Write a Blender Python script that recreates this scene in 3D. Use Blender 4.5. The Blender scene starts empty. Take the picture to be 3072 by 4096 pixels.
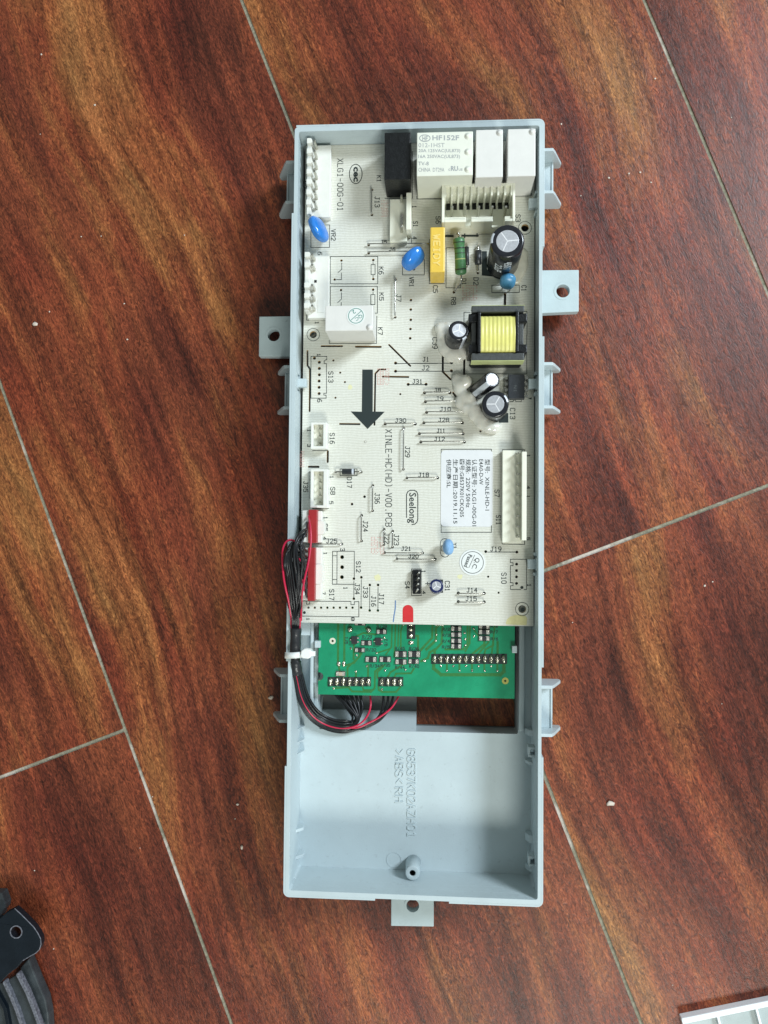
import bpy, bmesh, math, random
from mathutils import Vector, Matrix, noise
from mathutils.geometry import tessellate_polygon
import numpy as np
random.seed(7)
S = 0.001                                   # everything below is in millimetres
sc = bpy.context.scene
COL = sc.collection

# ------------------------------------------------------------------ camera
F_PX, NX, NY, YAW, H = 3100.0, 1741.0, 2149.6, -0.0086609, 334.0
_U = np.array([-(NX - 1536), (NY - 2048), F_PX]); _U /= np.linalg.norm(_U)
_X = np.array([1, 0, 0.]) - _U * _U[0]; _X /= np.linalg.norm(_X); _Y = np.cross(_U, _X)
_c, _s = math.cos(YAW), math.sin(YAW)
RM = np.array([_c * _X + _s * _Y, -_s * _X + _c * _Y, _U])
cam_d = bpy.data.cameras.new('camera'); cam = bpy.data.objects.new('camera', cam_d); COL.objects.link(cam)
cam_d.sensor_fit = 'VERTICAL'; cam_d.sensor_height = 36.0; cam_d.sensor_width = 27.0
cam_d.lens = F_PX / 4096 * 36.0
cam_d.clip_start = 0.01; cam_d.clip_end = 50
m4 = Matrix([[*RM[0], 0], [*RM[1], 0], [*RM[2], H * S], [0, 0, 0, 1]])
cam.matrix_world = m4
sc.camera = cam

def P(px, py, z):
    """point of the photograph (full-size pixels) lifted back onto the level z mm above the floor"""
    w = RM @ np.array([px - 1536, -(py - 2048), -F_PX])
    k = (H - z) / -w[2]
    return (w[0] * k, w[1] * k)
CR = dict(A=(1100, 460, 2.765), B=(1640, 460, 2.37), C=(1100, 900, 2.765), D=(1700, 860, 2.592), E=(1000, 1240, 2.37),
          F=(1640, 1340, 2.37), G=(1100, 1700, 2.765), H=(1650, 1750, 2.552), I=(1100, 2000, 2.765), J=(1600, 2100, 2.37),
          K=(1080, 2450, 2.676), L=(1600, 2450, 2.37), M=(1080, 2900, 2.602), N=(1600, 2900, 2.37), O=(0, 3400, 3.178),
          Q=(2600, 3800, 3.515), S=(0, 0, 1.0), V=(1080, 2450, 4.424))
def px(c, x, y):
    a, b, s = CR[c]; return a + x / s, b + y / s
def Q(c, x, y, z):
    return P(*px(c, x, y), z)

# ------------------------------------------------------------------ light: two windows and a dim room
w = bpy.data.worlds.new('World'); sc.world = w; w.use_nodes = True
w.node_tree.nodes['Background'].inputs[0].default_value = (0.80, 0.90, 0.86, 1)
w.node_tree.nodes['Background'].inputs[1].default_value = 0.31
def window(name, az, el, dist, sx, sy, power, colr):
    d = Vector((az[0], az[1], 0)).normalized() * math.cos(el) + Vector((0, 0, math.sin(el)))
    l = bpy.data.lights.new(name, 'AREA'); l.shape = 'RECTANGLE'; l.size = sx; l.size_y = sy; l.energy = power; l.color = colr
    o = bpy.data.objects.new(name, l); COL.objects.link(o); o.location = d * dist
    o.rotation_euler = d.to_track_quat('Z', 'Y').to_euler()
window('window_light', (0.82, 0.57), math.radians(39), 2.0, 0.42, 0.50, 44, (0.82, 0.92, 1.0))
window('window_light', (0.30, -0.95), math.radians(41), 2.0, 0.60, 0.42, 25, (0.98, 1.0, 0.93))
sc.view_settings.view_transform = 'Standard'; sc.view_settings.look = 'None'
sc.view_settings.exposure = 0.0; sc.view_settings.gamma = 1.0

# ------------------------------------------------------------------ materials
MATS = {}
def srgb(*c):
    return tuple(((v / 255) / 12.92 if v / 255 <= .04045 else ((v / 255 + .055) / 1.055) ** 2.4) for v in c)
def mat(name, col, rough=.45, metal=0, var=0.0, vscale=400, bump=0.0, bscale=900, spec=.5, trans=0, coat=0, stain=None, sss=0):
    if name in MATS: return MATS[name]
    m = bpy.data.materials.new(name); m.use_nodes = True; nt = m.node_tree; N = nt.nodes; Lk = nt.links
    b = N['Principled BSDF']
    b.inputs['Roughness'].default_value = rough; b.inputs['Metallic'].default_value = metal
    b.inputs['Specular IOR Level'].default_value = spec; b.inputs['Transmission Weight'].default_value = trans
    b.inputs['Coat Weight'].default_value = coat
    if sss:
        b.inputs['Subsurface Weight'].default_value = sss; b.inputs['Subsurface Scale'].default_value = .0012; b.inputs['Subsurface Radius'].default_value = (1, .9, .8)
    b.inputs['Base Color'].default_value = (*col, 1)
    tc = N.new('ShaderNodeTexCoord')
    if var or stain:
        n = N.new('ShaderNodeTexNoise'); n.inputs['Scale'].default_value = vscale; n.inputs['Detail'].default_value = 5
        n.inputs['Roughness'].default_value = .65
        Lk.new(tc.outputs['Object'], n.inputs['Vector'])
        mr = N.new('ShaderNodeMapRange'); mr.inputs[1].default_value = .25; mr.inputs[2].default_value = .75
        mr.inputs[3].default_value = 1 - var; mr.inputs[4].default_value = 1 + var
        Lk.new(n.outputs['Fac'], mr.inputs[0])
        mx = N.new('ShaderNodeVectorMath'); mx.operation = 'SCALE'; mx.inputs[0].default_value = col
        Lk.new(mr.outputs[0], mx.inputs['Scale']); out = mx.outputs[0]
        if stain:
            n2 = N.new('ShaderNodeTexNoise'); n2.inputs['Scale'].default_value = stain[1]; n2.inputs['Detail'].default_value = 9
            n2.inputs['Roughness'].default_value = .72
            Lk.new(tc.outputs['Object'], n2.inputs['Vector'])
            r2 = N.new('ShaderNodeMapRange'); r2.inputs[1].default_value = stain[2]; r2.inputs[2].default_value = stain[2] + .09
            r2.inputs[3].default_value = 0; r2.inputs[4].default_value = stain[3]
            Lk.new(n2.outputs['Fac'], r2.inputs[0])
            mm = N.new('ShaderNodeMixRGB'); Lk.new(r2.outputs[0], mm.inputs[0]); Lk.new(out, mm.inputs[1])
            mm.inputs[2].default_value = (*stain[0], 1); out = mm.outputs[0]
        Lk.new(out, b.inputs['Base Color'])
        rr = N.new('ShaderNodeMapRange'); rr.inputs[3].default_value = max(.03, rough - .08); rr.inputs[4].default_value = min(1, rough + .1)
        Lk.new(n.outputs['Fac'], rr.inputs[0]); Lk.new(rr.outputs[0], b.inputs['Roughness'])
    if bump:
        n3 = N.new('ShaderNodeTexNoise'); n3.inputs['Scale'].default_value = bscale; n3.inputs['Detail'].default_value = 4
        Lk.new(tc.outputs['Object'], n3.inputs['Vector'])
        bp = N.new('ShaderNodeBump'); bp.inputs['Strength'].default_value = bump; bp.inputs['Distance'].default_value = .0004
        Lk.new(n3.outputs['Fac'], bp.inputs['Height']); Lk.new(bp.outputs[0], b.inputs['Normal'])
    MATS[name] = m
    return m

HOUS = mat('housing_plastic', (.475, .555, .58), .42, var=.05, vscale=60, bump=.12, bscale=1500, stain=((.19, .21, .20), 380, .60, .24))
EARP = mat('ear_plastic', (.45, .54, .56), .45, var=.07, vscale=140, bump=.12, bscale=1500, stain=((.16, .18, .18), 330, .64, .6))
WHITEP = mat('white_nylon', (.76, .76, .71), .38, var=.04, vscale=300, bump=.05, sss=.15)
IVORY = mat('ivory_nylon', (.78, .78, .66), .4, var=.05, vscale=300, bump=.05, sss=.15)
RELAYW = mat('relay_white', (.74, .75, .66), .48, var=.04, vscale=200, bump=.08, bscale=2500)
RELAYG = mat('relay_greyish_white', (.70, .69, .66), .5, var=.04, vscale=200, bump=.08, bscale=2500)
BLACKP = mat('black_plastic', (.008, .009, .010), .36, spec=.35, var=.3, vscale=500, bump=.35, bscale=1400, stain=((.07, .07, .068), 1500, .60, .45))
DARKP = mat('dark_epoxy', (.022, .025, .03), .4, var=.2, vscale=900, bump=.2)
TIN = mat('tinned_wire', (.46, .45, .42), .2, 1, var=.25, vscale=900)
PINM = mat('tin_pin', (.55, .54, .48), .28, 1, var=.3, vscale=1500)
SOLDER = mat('solder', (.56, .53, .43), .2, 1, var=.2, vscale=2500, bump=.6, bscale=2500)
ALU = mat('capacitor_aluminium', (.62, .63, .67), .32, .55, var=.12, vscale=1200)
SLEEVE = mat('capacitor_sleeve', (.012, .013, .018), .22, var=.2, vscale=500, spec=.6)
SLEEVEW = mat('capacitor_print', (.60, .64, .70), .3)
BLUE = mat('blue_epoxy', (.03, .20, .62), .16, var=.1, vscale=300, spec=.6, bump=.1, bscale=600)
BLUE2 = mat('pale_blue_epoxy', (.07, .24, .42), .3, var=.12, vscale=500, bump=.15, bscale=900)
BLUE3 = mat('matte_blue_coating', (.20, .38, .62), .5, var=.08, vscale=700, bump=.2, bscale=1500)
YEL = mat('yellow_film_box', (.77, .52, .08), .35, var=.06, vscale=300)
TAPE = mat('yellow_tape', (.70, .66, .20), .38, var=.07, vscale=300, bump=.25, bscale=500)
TAPE2 = mat('tape_pale', (.55, .60, .28), .35, var=.07, vscale=300)
FERR = mat('ferrite', (.055, .06, .06), .42, var=.2, vscale=700, bump=.3, bscale=2000)
GREENR = mat('resistor_green', (.055, .16, .065), .38, var=.15, vscale=900, bump=.3, bscale=1500)
BANDB = mat('band_black', (.015, .02, .02), .4)
BANDG = mat('band_gold', (.30, .36, .14), .35)
INK = mat('legend_ink', (.014, .024, .024), .6)
INKG = mat('relay_grey_ink', (.33, .35, .36), .6)
GREENINK = mat('green_ink', (.03, .22, .18), .55)
PAPER = mat('label_paper', (.69, .70, .71), .5, var=.03, vscale=300)
PAPER2 = mat('qc_sticker_paper', (.74, .76, .74), .4, var=.03, vscale=500)
REDC = mat('red_plug', (.33, .022, .025), .4, var=.1, vscale=300)
REDW = mat('pink_red_wire', (.50, .013, .055), .34)
REDW2 = mat('dull_red_wire', (.42, .07, .05), .35)
BLKW = mat('black_wire', (.009, .010, .012), .34, spec=.4)
SHRINK = mat('heat_shrink', (.02, .021, .024), .32, var=.3, vscale=300, bump=.6, bscale=500)
TIE = mat('cable_tie_nylon', (.80, .82, .80), .4, sss=.3)
GLUE = mat('hot_glue', (.76, .745, .67), .14, var=.1, vscale=300, coat=.5, trans=.12, sss=.3, bump=.2, bscale=500)
GLUEC = mat('clear_glue', (.62, .60, .50), .25, var=.1, vscale=400, sss=.3)
PCBEDGE = mat('phenolic_edge', (.30, .20, .09), .7, var=.2, vscale=900)
HOLEM = mat('drilled_phenolic', (.50, .34, .15), .8)
REDSTAMP = mat('red_stamp_ink', (.62, .36, .32), .7)
REDPAINT = mat('red_marker', (.58, .02, .025), .5, var=.1, vscale=500)
BLUEPEN = mat('blue_pen', (.10, .20, .40), .6)
FLUX = mat('flux_stain', (.62, .58, .30), .5, var=.1, vscale=700)
SMDE = mat('chip_terminal', (.58, .56, .50), .32, .6, var=.3, vscale=2500, bump=.5, bscale=2500)
SMDB = mat('chip_body', (.03, .03, .032), .35)
SMDC = mat('chip_ceramic', (.50, .40, .30), .45)
OLIVE = mat('copper_under_mask', (.035, .17, .045), .32, var=.15, vscale=900)
GEDGE = mat('fibreglass_edge', (.45, .42, .22), .6)
BLACKG = mat('dark_bracket_plastic', (.004, .008, .013), .42, spec=.3, var=.2, vscale=150, bump=.2, bscale=900)
GREYG = mat('grey_bracket_panel', (.035, .042, .046), .4, spec=.4, var=.6, vscale=110, bump=.3, bscale=700)
WORN = mat('worn_plastic_edge', (.13, .135, .16), .45, var=.8, vscale=900)
WFRAME = mat('white_frame_plastic', (.84, .87, .90), .38, var=.04, vscale=80, bump=.05)
GLASSG = mat('frame_grey_panel', (.36, .42, .42), .25, var=.15, vscale=60)
CRUMB = mat('white_crumb', (.62, .54, .46), .7)
GROUT = mat('grout', (.24, .225, .165), .9, var=.45, vscale=700, bump=1.0, bscale=900, stain=((.58, .52, .46), 22, .52, .85))

def pcb_material():
    m = bpy.data.materials.new('cream_board'); m.use_nodes = True; nt = m.node_tree; N = nt.nodes; L = nt.links
    b = N['Principled BSDF']; b.inputs['Roughness'].default_value = .38
    tc = N.new('ShaderNodeTexCoord')
    def wave(dirn, scale, dist):
        v = N.new('ShaderNodeTexWave'); v.bands_direction = dirn; v.inputs['Scale'].default_value = scale
        v.inputs['Distortion'].default_value = dist; v.inputs['Detail'].default_value = 2; v.inputs['Detail Scale'].default_value = .4
        L.new(tc.outputs['Object'], v.inputs['Vector']); return v
    a = wave('X', 610, 3.5); c = wave('Y', 300, 6.0)
    n = N.new('ShaderNodeTexNoise'); n.inputs['Scale'].default_value = 1600; n.inputs['Detail'].default_value = 3; L.new(tc.outputs['Object'], n.inputs['Vector'])
    n2 = N.new('ShaderNodeTexNoise'); n2.inputs['Scale'].default_value = 28; n2.inputs['Detail'].default_value = 6; L.new(tc.outputs['Object'], n2.inputs['Vector'])
    ad = N.new('ShaderNodeMath'); ad.operation = 'MULTIPLY'; L.new(a.outputs['Fac'], ad.inputs[0]); L.new(c.outputs['Fac'], ad.inputs[1])
    ad2 = N.new('ShaderNodeMath'); ad2.operation = 'MULTIPLY_ADD'; L.new(n.outputs['Fac'], ad2.inputs[0]); ad2.inputs[1].default_value = .9; L.new(ad.outputs[0], ad2.inputs[2])
    mr = N.new('ShaderNodeMapRange'); mr.inputs[1].default_value = .2; mr.inputs[2].default_value = 1.3; L.new(ad2.outputs[0], mr.inputs[0])
    mx = N.new('ShaderNodeMixRGB'); mx.inputs[1].default_value = (.57, .565, .49, 1); mx.inputs[2].default_value = (.75, .755, .69, 1); L.new(mr.outputs[0], mx.inputs[0])
    m3 = N.new('ShaderNodeMixRGB'); r3 = N.new('ShaderNodeMapRange'); r3.inputs[1].default_value = .48; r3.inputs[2].default_value = .8; r3.inputs[4].default_value = .5
    L.new(n2.outputs['Fac'], r3.inputs[0]); L.new(r3.outputs[0], m3.inputs[0]); L.new(mx.outputs[0], m3.inputs[1]); m3.inputs[2].default_value = (.58, .55, .45, 1)
    L.new(m3.outputs[0], b.inputs['Base Color'])
    bp = N.new('ShaderNodeBump'); bp.inputs['Strength'].default_value = .25; bp.inputs['Distance'].default_value = .0002; L.new(ad2.outputs[0], bp.inputs['Height']); L.new(bp.outputs[0], b.inputs['Normal'])
    return m
PCB = pcb_material()
GREENB = mat('green_solder_mask', (.010, .26, .125), .25, var=.22, vscale=90, bump=.12, bscale=900, spec=.6)

def wood_material():
    m = bpy.data.materials.new('wood_print_tile'); m.use_nodes = True; nt = m.node_tree; N = nt.nodes; L = nt.links
    b = N['Principled BSDF']
    tc = N.new('ShaderNodeTexCoord'); oi = N.new('ShaderNodeObjectInfo')
    off = N.new('ShaderNodeVectorMath'); off.operation = 'SCALE'; off.inputs[0].default_value = (3.1, 7.7, 0); L.new(oi.outputs['Random'], off.inputs['Scale'])
    add = N.new('ShaderNodeVectorMath'); add.operation = 'ADD'; L.new(tc.outputs['Object'], add.inputs[0]); L.new(off.outputs[0], add.inputs[1])
    # slow warp so that the grain swerves a little
    wn = N.new('ShaderNodeTexNoise'); wn.inputs['Scale'].default_value = 5; wn.inputs['Detail'].default_value = 1.5; L.new(add.outputs[0], wn.inputs['Vector'])
    ws = N.new('ShaderNodeVectorMath'); ws.operation = 'MULTIPLY_ADD'; L.new(wn.outputs['Color'], ws.inputs[0]); ws.inputs[1].default_value = (.050, .03, 0); L.new(add.outputs[0], ws.inputs[2])
    def nz(sx, sy, det, rough=.6, src=ws, dist=0):
        mp = N.new('ShaderNodeMapping'); mp.inputs['Scale'].default_value = (sx, sy, 1); L.new(src.outputs[0], mp.inputs['Vector'])
        n = N.new('ShaderNodeTexNoise'); n.inputs['Scale'].default_value = 1; n.inputs['Detail'].default_value = det; n.inputs['Roughness'].default_value = rough
        n.inputs['Distortion'].default_value = dist; L.new(mp.outputs[0], n.inputs['Vector']); return n
    fib = nz(620, 170, 5, .7, add, 2.6)
    pore = nz(1500, 700, 2, .6, add, .8)
    # the fibres fray the edges of the broader figure
    fo = N.new('ShaderNodeMath'); fo.operation = 'MULTIPLY_ADD'; L.new(fib.outputs['Fac'], fo.inputs[0]); fo.inputs[1].default_value = .16; fo.inputs[2].default_value = -.08
    def frayed(n):
        q = N.new('ShaderNodeMath'); q.operation = 'ADD'; L.new(n.outputs['Fac'], q.inputs[0]); L.new(fo.outputs[0], q.inputs[1]); return q
    broad = frayed(nz(30, 4.6, 6, .6, dist=.25)); streak = frayed(nz(66, 4.0, 7, .72, dist=.3)); thin = frayed(nz(260, 15, 4, .6, dist=.2)); hue = nz(18, 11, 6)
    cr = N.new('ShaderNodeValToRGB'); e = cr.color_ramp.elements
    e[0].position = .30; e[0].color = (.065, .013, .006, 1); e[1].position = .72; e[1].color = (.315, .145, .046, 1)
    for p, c in ((.42, (.122, .026, .012, 1)), (.52, (.192, .047, .018, 1)), (.61, (.255, .092, .028, 1))):
        x = e.new(p); x.color = c
    L.new(broad.outputs[0], cr.inputs[0])
    hm = N.new('ShaderNodeMixRGB'); hm.blend_type = 'MULTIPLY'; hr = N.new('ShaderNodeMapRange'); hr.inputs[1].default_value = .45; hr.inputs[2].default_value = .62
    L.new(hue.outputs['Fac'], hr.inputs[0]); L.new(hr.outputs[0], hm.inputs[0]); L.new(cr.outputs[0], hm.inputs[1]); hm.inputs[2].default_value = (1.0, .80, .84, 1)
    sr = N.new('ShaderNodeValToRGB'); e = sr.color_ramp.elements; e[0].position = .33; e[0].color = (.46, .34, .31, 1); e[1].position = .49; e[1].color = (1, 1, 1, 1)
    L.new(streak.outputs[0], sr.inputs[0])
    sm = N.new('ShaderNodeMixRGB'); sm.blend_type = 'MULTIPLY'; sm.inputs[0].default_value = 1; L.new(hm.outputs[0], sm.inputs[1]); L.new(sr.outputs[0], sm.inputs[2])
    tr_ = N.new('ShaderNodeMapRange'); tr_.inputs[1].default_value = .34; tr_.inputs[2].default_value = .62; tr_.inputs[3].default_value = .62; tr_.inputs[4].default_value = 1.22
    L.new(thin.outputs[0], tr_.inputs[0]); sm2 = N.new('ShaderNodeVectorMath'); sm2.operation = 'SCALE'; L.new(sm.outputs[0], sm2.inputs[0]); L.new(tr_.outputs[0], sm2.inputs['Scale']); sm = sm2
    fr = N.new('ShaderNodeMapRange'); fr.inputs[1].default_value = .32; fr.inputs[2].default_value = .68; fr.inputs[3].default_value = .38; fr.inputs[4].default_value = 1.56
    L.new(fib.outputs['Fac'], fr.inputs[0])
    pr = N.new('ShaderNodeMapRange'); pr.inputs[1].default_value = .3; pr.inputs[2].default_value = .7; pr.inputs[3].default_value = .68; pr.inputs[4].default_value = 1.34
    L.new(pore.outputs['Fac'], pr.inputs[0])
    mu = N.new('ShaderNodeMath'); mu.operation = 'MULTIPLY'; L.new(fr.outputs[0], mu.inputs[0]); L.new(pr.outputs[0], mu.inputs[1])
    fm = N.new('ShaderNodeVectorMath'); fm.operation = 'SCALE'; L.new(sm.outputs[0], fm.inputs[0]); L.new(mu.outputs[0], fm.inputs['Scale'])
    L.new(fm.outputs[0], b.inputs['Base Color'])
    rr = N.new('ShaderNodeMapRange'); rr.inputs[3].default_value = .30; rr.inputs[4].default_value = .5; L.new(fib.outputs['Fac'], rr.inputs[0]); L.new(rr.outputs[0], b.inputs['Roughness'])
    b.inputs['Specular IOR Level'].default_value = .4
    bp = N.new('ShaderNodeBump'); bp.inputs['Strength'].default_value = .35; bp.inputs['Distance'].default_value = .0004
    L.new(fib.outputs['Fac'], bp.inputs['Height']); L.new(bp.outputs[0], b.inputs['Normal'])
    return m
WOOD = wood_material()

# ------------------------------------------------------------------ mesh helpers
ORG = {}
def origin(o):
    return ORG.get(o.name, Vector((0, 0, 0))) if o else Vector((0, 0, 0))
def tag(o, label=None, cat=None, group=None, kind=None):
    for k, v in (('label', label), ('category', cat), ('group', group), ('kind', kind)):
        if v: o[k] = v
    return o
def thing(name, label, cat, loc, group=None):
    o = bpy.data.objects.new(name, None); COL.objects.link(o); o.empty_display_size = .01
    o.location = Vector(loc) * S; ORG[o.name] = Vector(loc)
    return tag(o, label, cat, group)

class MB:
    def __init__(s): s.v = []; s.f = []; s.m = []; s.sm = []
    def add(s, vs, fs, mi=0, smooth=False):
        o = len(s.v); s.v += [tuple(v) for v in vs]
        for f in fs: s.f.append([i + o for i in f]); s.m.append(mi); s.sm.append(smooth)
    def box(s, x0, x1, y0, y1, z0, z1, mi=0, taper=0):
        if x0 > x1: x0, x1 = x1, x0
        if y0 > y1: y0, y1 = y1, y0
        t = taper
        s.add([(x0, y0, z0), (x1, y0, z0), (x1, y1, z0), (x0, y1, z0), (x0 + t, y0 + t, z1), (x1 - t, y0 + t, z1), (x1 - t, y1 - t, z1), (x0 + t, y1 - t, z1)],
              [(3, 2, 1, 0), (4, 5, 6, 7), (0, 1, 5, 4), (1, 2, 6, 5), (2, 3, 7, 6), (3, 0, 4, 7)], mi)
    def prism(s, pts, z0, z1, mi=0, holes=(), mside=None, pts_top=None):
        def ccw(p): return sum(p[i][0] * p[(i + 1) % len(p)][1] - p[(i + 1) % len(p)][0] * p[i][1] for i in range(len(p))) > 0
        pts = list(pts)
        if not ccw(pts):
            pts = pts[::-1]
            if pts_top: pts_top = list(pts_top)[::-1]
        hs = [list(h) if not ccw(h) else list(h)[::-1] for h in holes]
        loops = [pts] + hs
        allp = [p for l in loops for p in l]
        top = (list(pts_top) if pts_top else pts) + [p for l in hs for p in l]
        n = len(allp)
        tris = tessellate_polygon([[Vector((p[0], p[1], 0)) for p in l] for l in loops])
        fs = []; fb = []
        for t in tris:
            a, b_, c = [allp[i] for i in t]
            if (b_[0] - a[0]) * (c[1] - a[1]) - (b_[1] - a[1]) * (c[0] - a[0]) < 0: t = (t[0], t[2], t[1])
            fs.append([i + n for i in t]); fb.append([t[2], t[1], t[0]])
        o = len(s.v)
        s.v += [(p[0], p[1], z0) for p in allp] + [(p[0], p[1], z1) for p in top]
        def push(F, mm):
            for f in F: s.f.append([i + o for i in f]); s.m.append(mm); s.sm.append(False)
        push(fs, mi); push(fb, mi)
        k = 0; sd = []
        for l in loops:
            L_ = len(l)
            for i in range(L_):
                a = k + i; b_ = k + (i + 1) % L_; sd.append([a, b_, b_ + n, a + n])
            k += L_
        push(sd, mi if mside is None else mside)
    def cyl(s, p0, p1, r0, r1=None, n=24, mi=0, caps=True, smooth=True, mcap=None):
        r1 = r0 if r1 is None else r1
        p0 = Vector(p0); p1 = Vector(p1); d = (p1 - p0).normalized()
        a = d.orthogonal().normalized(); b_ = d.cross(a); vs = []
        for p, r in ((p0, r0), (p1, r1)):
            for i in range(n):
                t = 2 * math.pi * i / n; vs.append(p + a * (r * math.cos(t)) + b_ * (r * math.sin(t)))
        s.add(vs, [(i, (i + 1) % n, n + (i + 1) % n, n + i) for i in range(n)], mi, smooth)
        if caps:
            mc = mi if mcap is None else mcap
            s.add(vs[:n], [list(range(n))[::-1]], mc); s.add(vs[n:], [list(range(n))], mc)
    def lathe(s, p0, axis, prof, n=32, mi=0):
        """prof: (distance along axis, radius, material of the band above) """
        p0 = Vector(p0); d = Vector(axis).normalized(); a = d.orthogonal().normalized(); b_ = d.cross(a); o = len(s.v)
        for h, r, *_ in prof:
            for i in range(n):
                t = 2 * math.pi * i / n; q = p0 + d * h + a * (r * math.cos(t)) + b_ * (r * math.sin(t)); s.v.append(tuple(q))
        for k in range(len(prof) - 1):
            mm = prof[k][2] if len(prof[k]) > 2 else mi
            for i in range(n):
                j = (i + 1) % n
                s.f.append([o + k * n + i, o + k * n + j, o + (k + 1) * n + j, o + (k + 1) * n + i]); s.m.append(mm); s.sm.append(True)
        mm = prof[-1][2] if len(prof[-1]) > 2 else mi
        s.f.append([o + (len(prof) - 1) * n + i for i in range(n)]); s.m.append(mm); s.sm.append(False)
        s.f.append([o + i for i in range(n)][::-1]); s.m.append(mi); s.sm.append(False)
    def tube(s, pts, r, n=10, mi=0, res=6, spline=True):
        pts = [Vector(p) for p in pts]
        if spline and len(pts) > 2:
            out = []
            for i in range(len(pts) - 1):
                p0 = pts[max(i - 1, 0)]; p1 = pts[i]; p2 = pts[i + 1]; p3 = pts[min(i + 2, len(pts) - 1)]
                for k in range(res):
                    t = k / res
                    out.append(.5 * ((2 * p1) + (p2 - p0) * t + (2 * p0 - 5 * p1 + 4 * p2 - p3) * t * t + (3 * p1 - p0 - 3 * p2 + p3) * t ** 3))
            out.append(pts[-1]); pts = out
        rs = r if callable(r) else (lambda u: r)
        d = (pts[1] - pts[0]).normalized(); a = d.orthogonal().normalized(); vs = []; K = len(pts)
        for i, p in enumerate(pts):
            d = (pts[min(i + 1, K - 1)] - pts[max(i - 1, 0)]).normalized()
            a = (a - d * a.dot(d)).normalized(); b_ = d.cross(a); rr = rs(i / (K - 1))
            for k in range(n):
                t = 2 * math.pi * k / n; vs.append(p + a * (rr * math.cos(t)) + b_ * (rr * math.sin(t)))
        fs = [(i * n + k, i * n + (k + 1) % n, (i + 1) * n + (k + 1) % n, (i + 1) * n + k) for i in range(K - 1) for k in range(n)]
        s.add(vs, fs, mi, True)
        s.add(vs[:n], [list(range(n))[::-1]], mi); s.add(vs[-n:], [list(range(n))], mi)
    def ellipsoid(s, c, ax, n=24, m=16, mi=0, pw=1.0, wob=0, pt=1.0):
        c = Vector(c); A = [Vector(a) for a in ax]; vs = []; 
        def sp(v): return math.copysign(abs(v) ** pw, v)
        for j in range(1, m):
            ph = math.pi * j / m
            for i in range(n):
                t = 2 * math.pi * i / n
                ct, st_ = math.copysign(abs(math.cos(t)) ** pt, math.cos(t)), math.copysign(abs(math.sin(t)) ** pt, math.sin(t))
                q = A[0] * (sp(math.sin(ph)) * ct) + A[1] * (sp(math.sin(ph)) * st_) + A[2] * sp(math.cos(ph))
                if wob: q *= 1 + wob * noise.noise(Vector((math.cos(t) * 1.3, math.sin(t) * 1.3, ph)) + c * .37)
                vs.append(c + q)
        vs.append(c + A[2]); vs.append(c - A[2]); T = (m - 1) * n
        fs = [(j * n + i, (j + 1) * n + i, (j + 1) * n + (i + 1) % n, j * n + (i + 1) % n) for j in range(m - 2) for i in range(n)]
        fs += [(T, i, (i + 1) % n) for i in range(n)] + [(T + 1, (m - 2) * n + (i + 1) % n, (m - 2) * n + i) for i in range(n)]
        s.add(vs, fs, mi, True)
    def build(s, name, mats, parent=None, org=None, bevel=0, seg=2, label=None, kind=None, autosm=False):
        if not isinstance(mats, (list, tuple)): mats = [mats]
        po = origin(parent); og = Vector(org) if org is not None else po
        me = bpy.data.meshes.new(name)
        me.from_pydata([((v[0] - og[0]) * S, (v[1] - og[1]) * S, (v[2] - og[2]) * S) for v in s.v], [], s.f)
        for m_ in mats: me.materials.append(m_)
        me.polygons.foreach_set('material_index', s.m); me.polygons.foreach_set('use_smooth', s.sm)
        if bevel:
            bm = bmesh.new(); bm.from_mesh(me); bmesh.ops.recalc_face_normals(bm, faces=bm.faces)
            ed = [e for e in bm.edges if len(e.link_faces) == 2 and e.calc_face_angle(0) > .6 and not (e.link_faces[0].smooth and e.link_faces[1].smooth)]
            bmesh.ops.bevel(bm, geom=ed, offset=bevel * S, segments=seg, affect='EDGES', profile=.6, clamp_overlap=True)
            bm.to_mesh(me); bm.free()
        me.update()
        o = bpy.data.objects.new(name, me); COL.objects.link(o)
        if parent: o.parent = parent
        o.location = (og - po) * S; ORG[o.name] = og
        if label: o['label'] = label
        if kind: o['kind'] = kind
        return o

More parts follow.
